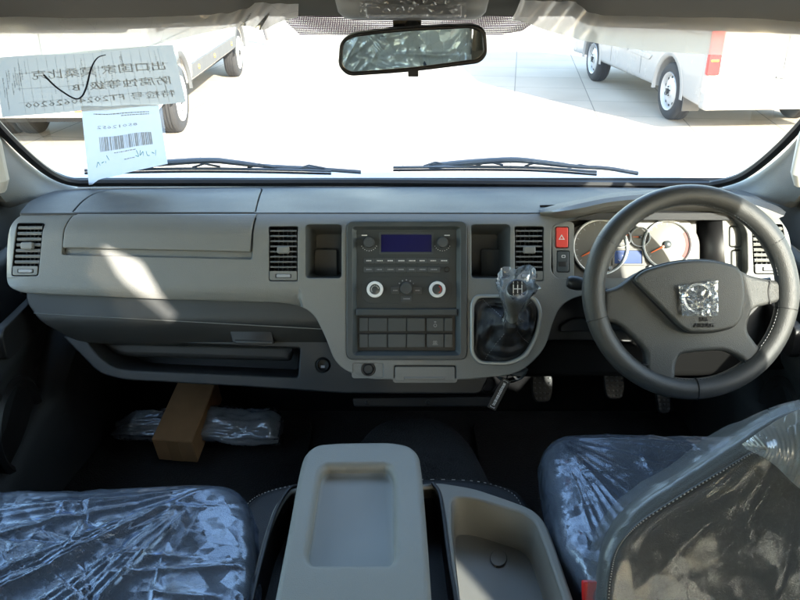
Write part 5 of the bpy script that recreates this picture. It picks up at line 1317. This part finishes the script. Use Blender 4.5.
# ================================================================== OUTSIDE VANS AND PERSON
def wheel(mb_parent, c, ax, r, w, name='wheel', hub='steel'):
    t = MB(); ax = Vector(ax).normalized(); c = Vector(c)
    t.lathe(c, ax, [(r * .66, w / 2 - .01), (r * .74, w / 2), (r * .90, w / 2), (r * .975, w * .40), (r, w * .30), (r, 0), (r, -w * .30), (r * .975, -w * .40), (r * .9, -w / 2), (r * .66, -w / 2)], 56)
    g_ = MB()
    wh = t.build(name, G_TYRE, mb_parent, angle=50)
    for q in (-.18, 0, .18):
        g_.tube([c + ax * w * q + (Vector((0, 0, 1)) * math.cos(a) + ax.cross(Vector((0, 0, 1))) * math.sin(a)) * (r + .0005) for a in [2 * math.pi * j / 48 for j in range(48)]], .005, 4, closed=True)
    g_.build('tread_groove', G_BLACK, wh)
    R_ = MB(); R_.lathe(c, ax, [(r * .68, w / 2 - .012), (r * .665, w / 2 + .003), (r * .63, w / 2 - .004), (r * .60, w / 2 - .03), (r * .57, w / 2 - .05), (r * .42, w / 2 - .025), (r * .24, w / 2 - .02), (r * .20, w / 2 - .005), (0, w / 2)], 48)
    rim = R_.build('rim', G_RIM, wh, angle=40)
    H = MB(); up = Vector((0, 0, 1)); sd = ax.cross(up)
    for k in range(10):
        a = 2 * math.pi * k / 10; p = c + (up * math.cos(a) + sd * math.sin(a)) * r * .485 + ax * (w / 2 - .031); H.lathe(p, ax, [(r * .055, -.004), (r * .055, .001), (0, .0015)], 10)
    H.lathe(c + ax * (w / 2 - .002), ax, [(r * .10, 0), (r * .09, .02), (0, .022)], 20)
    for k in range(5):
        a = 2 * math.pi * k / 5; p = c + (up * math.cos(a) + sd * math.sin(a)) * r * .16 + ax * (w / 2 - .012); H.lathe(p, ax, [(r * .03, 0), (r * .025, .02), (0, .022)], 8)
    H.build('wheel_nuts', G_BLACK, rim)
def outside_van(org, yaw, L, Wd, H, wr, rear_oh, wb, zb, side_to_cam, label, cat, dual=False, tape=False, near='left'):
    """org: rear corner nearest the camera axis on the ground; length runs away from the camera"""
    M = Matrix.Rotation(yaw, 3, 'Z'); org = Vector(org)
    t = thing('parked_van', label, cat, tuple(org), 'vans parked ahead')
    f = M @ Vector((0, 1, 0)); r = M @ Vector((1, 0, 0)) * (1 if near == 'left' else -1)     # r: from near side to far side
    SPn = Plane(org + r * (Wd / 2), f, (0, 0, 1))
    # profile along the length with wheel arches
    def archpts(c): return [(c + math.cos(a) * (wr + .075), wr + math.sin(a) * (wr + .075)) for a in [math.pi * (1 - k / 14) for k in range(15)]]
    aa0 = math.asin(max(-.9, (zb - wr) / (wr + .10)))
    a1 = [p for p in archpts(rear_oh) if p[1] >= zb]; a2 = [p for p in archpts(rear_oh + wb) if p[1] >= zb]
    prof = [(0.02, zb)] + a1 + a2 + [(L - .05, zb), (L, zb + .15), (L, .85), (L - .25, 1.05), (L - 1.0, H * .93), (L - 1.35, H), (.12, H), (0, H - .10), (-.0, 1.05)]
    mb = MB(); mb.plate(SPn, prof, top=Wd / 2, thick=Wd, bevel=.05, px=False, res=3)
    bodyo = mb.build('body', G_VANW, t, wn=True, angle=40)
    for sgn in (-1, 1):
        sp = Plane(org + r * (Wd / 2 + sgn * Wd / 2), f, (0, 0, 1)); nn = sp.N; outw = r * sgn
        e = .003
        ptop = 1 if nn.dot(outw) > 0 else -1
        w_ = MB()
        for x0, x1 in ((.30, L * .36), (L * .37, L * .60), (L * .62, L * .78)):
            w_.plate(sp, rr(x0, 1.12, x1, H - .28, .05), top=.004 if ptop > 0 else .004, thick=.008, bevel=.001, px=False)
        w_.build('side_windows', G_VGLASS, t)
        s_ = MB()
        for x in (L * .375, L * .61, L * .80): s_.plate(sp, rr(x - .004, zb + .1, x + .004, H - .2, .001), top=.001, thick=.003, bevel=.0002, px=False)
        s_.plate(sp, rr(.15, 1.02, L - 1.0, 1.03, .001), top=.001, thick=.003, bevel=.0002, px=False)
        s_.build('door_gaps', G_VANM, t)
        md = MB()
        if tape:
            segs = [(rear_oh + wr + .14, rear_oh + wb - wr - .14)]
            md.plate(sp, rr(segs[0][0], .50, segs[0][1], .66, .02), top=.018, thick=.036, bevel=.006, px=False)
            md.plate(sp, rr(.05, .50, rear_oh - wr - .13, .66, .02), top=.018, thick=.036, bevel=.006, px=False)
            mo_ = md.build('side_moulding', G_VANM, t, wn=True)
            am = MB()
            for x in (rear_oh + wr + .5, rear_oh + wr + 1.5, rear_oh + wb - wr - .5): am.lathe(sp.w(x, .58, .018 * ptop), outw, [(.028, 0), (.026, .008), (0, .01)], 16)
            am.build('side_marker', G_AMBER, t)
        else:
            md.plate(sp, rpoly([(rear_oh + wr + .30, .60, .03), (rear_oh + wb * .45, .62, .03), (rear_oh + wb * .45, .68, .03), (rear_oh + wr + .22, .66, .03)]), top=.010, thick=.02, bevel=.005, px=False)
            md.plate(sp, rpoly([(rear_oh + wb * .48, .62, .03), (rear_oh + wb - wr - .2, .64, .03), (rear_oh + wb - wr - .2, .70, .03), (rear_oh + wb * .48, .68, .03)]), top=.010, thick=.02, bevel=.005, px=False)
            md.build('pressed_panel', G_VANW, t, wn=True)
        for c_ in (rear_oh, rear_oh + wb):
            ar = MB(); A = []; B = []; Cc = []
            for k in range(19):
                a = (math.pi - aa0) + (2 * aa0 - math.pi) * k / 18
                for lst, rr2, oo in ((A, wr + .065, -.02), (B, wr + .085, .014), (Cc, wr + .14, .001)):
                    p = sp.w(c_ + math.cos(a) * rr2, wr + math.sin(a) * rr2); lst.append(p + outw * oo)
            ar.loft([A, B, Cc], closed=False).build('wheel_arch', G_VANW if not tape else G_VANM, t, angle=80)
            c3 = sp.w(c_, wr) - outw * .12
            wheel(t, c3, outw, wr, .20)
            if dual and c_ == rear_oh: wheel(t, c3 - outw * .23, outw, wr, .20)
    MB().box(org + f * L * .5 + r * Wd / 2 + Vector((0, 0, .42)), Wd - .5, L - .4, .25, M).build('underbody', G_BLACK, t)
    MB().tube([org + f * rear_oh + r * .1 + Vector((0, 0, wr)), org + f * rear_oh + r * (Wd - .1) + Vector((0, 0, wr))], .05, 10).build('axle', G_BLACK, t)
    # rear face
    rpn = Plane(org, M @ Vector((1, 0, 0)) * 1, (0, 0, 1)); sg = 1 if near == 'left' else -1
    X = lambda a: a * sg
    MB().plate(rpn, rr(min(X(.16), X(Wd - .16)), 1.15, max(X(.16), X(Wd - .16)), H - .22, .08), top=.006, thick=.012, bevel=.002, px=False).build('rear_window', G_VGLASS, t)
    bp = MB(); bp.plate(rpn, rr(min(X(.01), X(Wd - .01)), zb - .02, max(X(.01), X(Wd - .01)), .50, .05), top=.07, thick=.16, bevel=.035, px=False, res=4); bp.build('bumper', G_VANW, t, wn=True)
    gp = MB(); gp.plate(rpn, rr(min(X(.1), X(Wd - .1)), .512, max(X(.1), X(Wd - .1)), .522, .001), top=.003, thick=.006, bevel=.0004, px=False)
    gp.plate(rpn, rr(X(Wd / 2) - .003, .53, X(Wd / 2) + .003, H - .15, .001), top=.003, thick=.006, bevel=.0004, px=False); gp.build('door_gaps', G_VANM, t)
    for a in ((.015, .155), (Wd - .155, Wd - .015)):
        tl = MB(); tl.plate(rpn, rr(min(X(a[0]), X(a[1])), .64, max(X(a[0]), X(a[1])), .95 if tape else 1.22, .02), top=.02, thick=.06, bevel=.01, px=False); lo_ = tl.build('tail_light', G_TAIL, t, wn=True)
        MB().plate(rpn, rr(min(X(a[0] + .03), X(a[1] - .03)), .78, max(X(a[0] + .03), X(a[1] - .03)), .80, .004), top=.022, thick=.006, bevel=.001, px=False).build('lens_insert', G_AMBER, lo_)
    if tape:
        n = 8
        for k in range(n):
            x0, x1 = .05 + (Wd - .1) * k / n, .05 + (Wd - .1) * (k + 1) / n
            MB().plate(rpn, rr(min(X(x0), X(x1)), zb + .035, max(X(x0), X(x1)), zb + .08, .001), top=.0735, thick=.004, bevel=.0003, px=False).build('reflective_tape', G_ORANGE if k % 2 == 0 else G_WHITE, t)
    else:
        MB().plate(rpn, rr(X(Wd * .5) - .07, .60, X(Wd * .5) + .07, .625, .004), top=.008, thick=.01, bevel=.002, px=False).build('handle', G_VANM, t)
    mf = MB()
    for sgn in (-1, 1):
        mf.box(org + f * (rear_oh - wr - .08) + r * (Wd / 2 + sgn * (Wd / 2 - .14)) + Vector((0, 0, .26)), .20, .012, .18, M)
    if not tape: mf.build('mud_flap', G_VANM, t)
    return t
outside_van((3.19, 8.62, 0), R(4.7), 4.9, 1.72, 1.98, .325, .93, 2.93, .30, 1, 'silver white van on the right with red tail lamp and bare steel wheels', 'van', near='left')
outside_van((-2.33, 7.75, 0), R(1.6), 6.6, 2.0, 2.6, .36, 1.12, 4.05, .40, 1, 'white long van on the left with grey side moulding and orange striped rear bumper', 'van', dual=True, tape=True, near='right')

def person(loc):
    x, y, _ = loc
    J = {0: (0, 0, .95, .15, .11), 1: (0, 0, 1.15, .13, .10), 2: (0, 0, 1.38, .17, .11), 3: (0, 0, 1.50, .055, .055), 4: (0, -.01, 1.62, .09, .10), 5: (0, 0, 1.73, .06, .07),
         6: (.20, 0, 1.42, .055, .055), 7: (.26, .03, 1.15, .042, .042), 8: (.27, -.08, .92, .03, .03), 9: (-.20, 0, 1.42, .055, .055), 10: (-.26, .02, 1.15, .042, .042), 11: (-.26, -.1, .92, .03, .03),
         12: (.11, 0, .90, .10, .10), 13: (.22, -.05, .50, .07, .07), 14: (.27, .03, .09, .045, .045), 15: (.33, -.10, .04, .04, .035),
         16: (-.11, 0, .90, .10, .10), 17: (-.24, -.04, .50, .07, .07), 18: (-.32, .06, .09, .045, .045), 19: (-.33, -.08, .04, .04, .035)}
    E = [(0, 1), (1, 2), (2, 3), (3, 4), (4, 5), (2, 6), (6, 7), (7, 8), (2, 9), (9, 10), (10, 11), (0, 12), (12, 13), (13, 14), (14, 15), (0, 16), (16, 17), (17, 18), (18, 19)]
    t = thing('person', 'person in dark trousers standing with legs apart beyond the left van', 'person', loc)
    def skin(name, ids, mat, gr=1.0, rootid=None):
        idx = {k: i for i, k in enumerate(ids)}
        me = bpy.data.meshes.new(name); me.from_pydata([J[k][:3] for k in ids], [(idx[a], idx[b]) for a, b in E if a in idx and b in idx], [])
        o = bpy.data.objects.new(name, me); col.objects.link(o); o.parent = t
        sm_ = o.modifiers.new('skin', 'SKIN'); me.skin_vertices.new() if not me.skin_vertices else None
        for k in ids:
            sv = me.skin_vertices[0].data[idx[k]]; sv.radius = (J[k][3] * gr, J[k][4] * gr); sv.use_root = (k == (rootid if rootid is not None else ids[0]))
        ss = o.modifiers.new('sub', 'SUBSURF'); ss.levels = 2; ss.render_levels = 2; me.materials.append(mat); return o
    skin('body', list(range(20)), G_SKIN)
    skin('trousers', [0, 12, 13, 14, 16, 17, 18], G_TROU, 1.22, 0)
    skin('shirt', [1, 2, 6, 7, 9, 10], G_SHIRT, 1.22, 1)
    MB().lathe((x, y + .01, 1.64), (0, 0, 1), [(.105, -.02), (.115, .05), (.10, .10), (.06, .135), (0, .145)], 20).build('hair', G_HAIR, t, angle=80)
    for dx in (.30, -.325):
        MB().lathe((x + dx, y - .02, 0), (0, 0, 1), [(.07, 0), (.075, .03), (.05, .08), (0, .09)], 16).build('shoe', G_SHOE, t, angle=80)
person((-2.95, 17.0, 0))
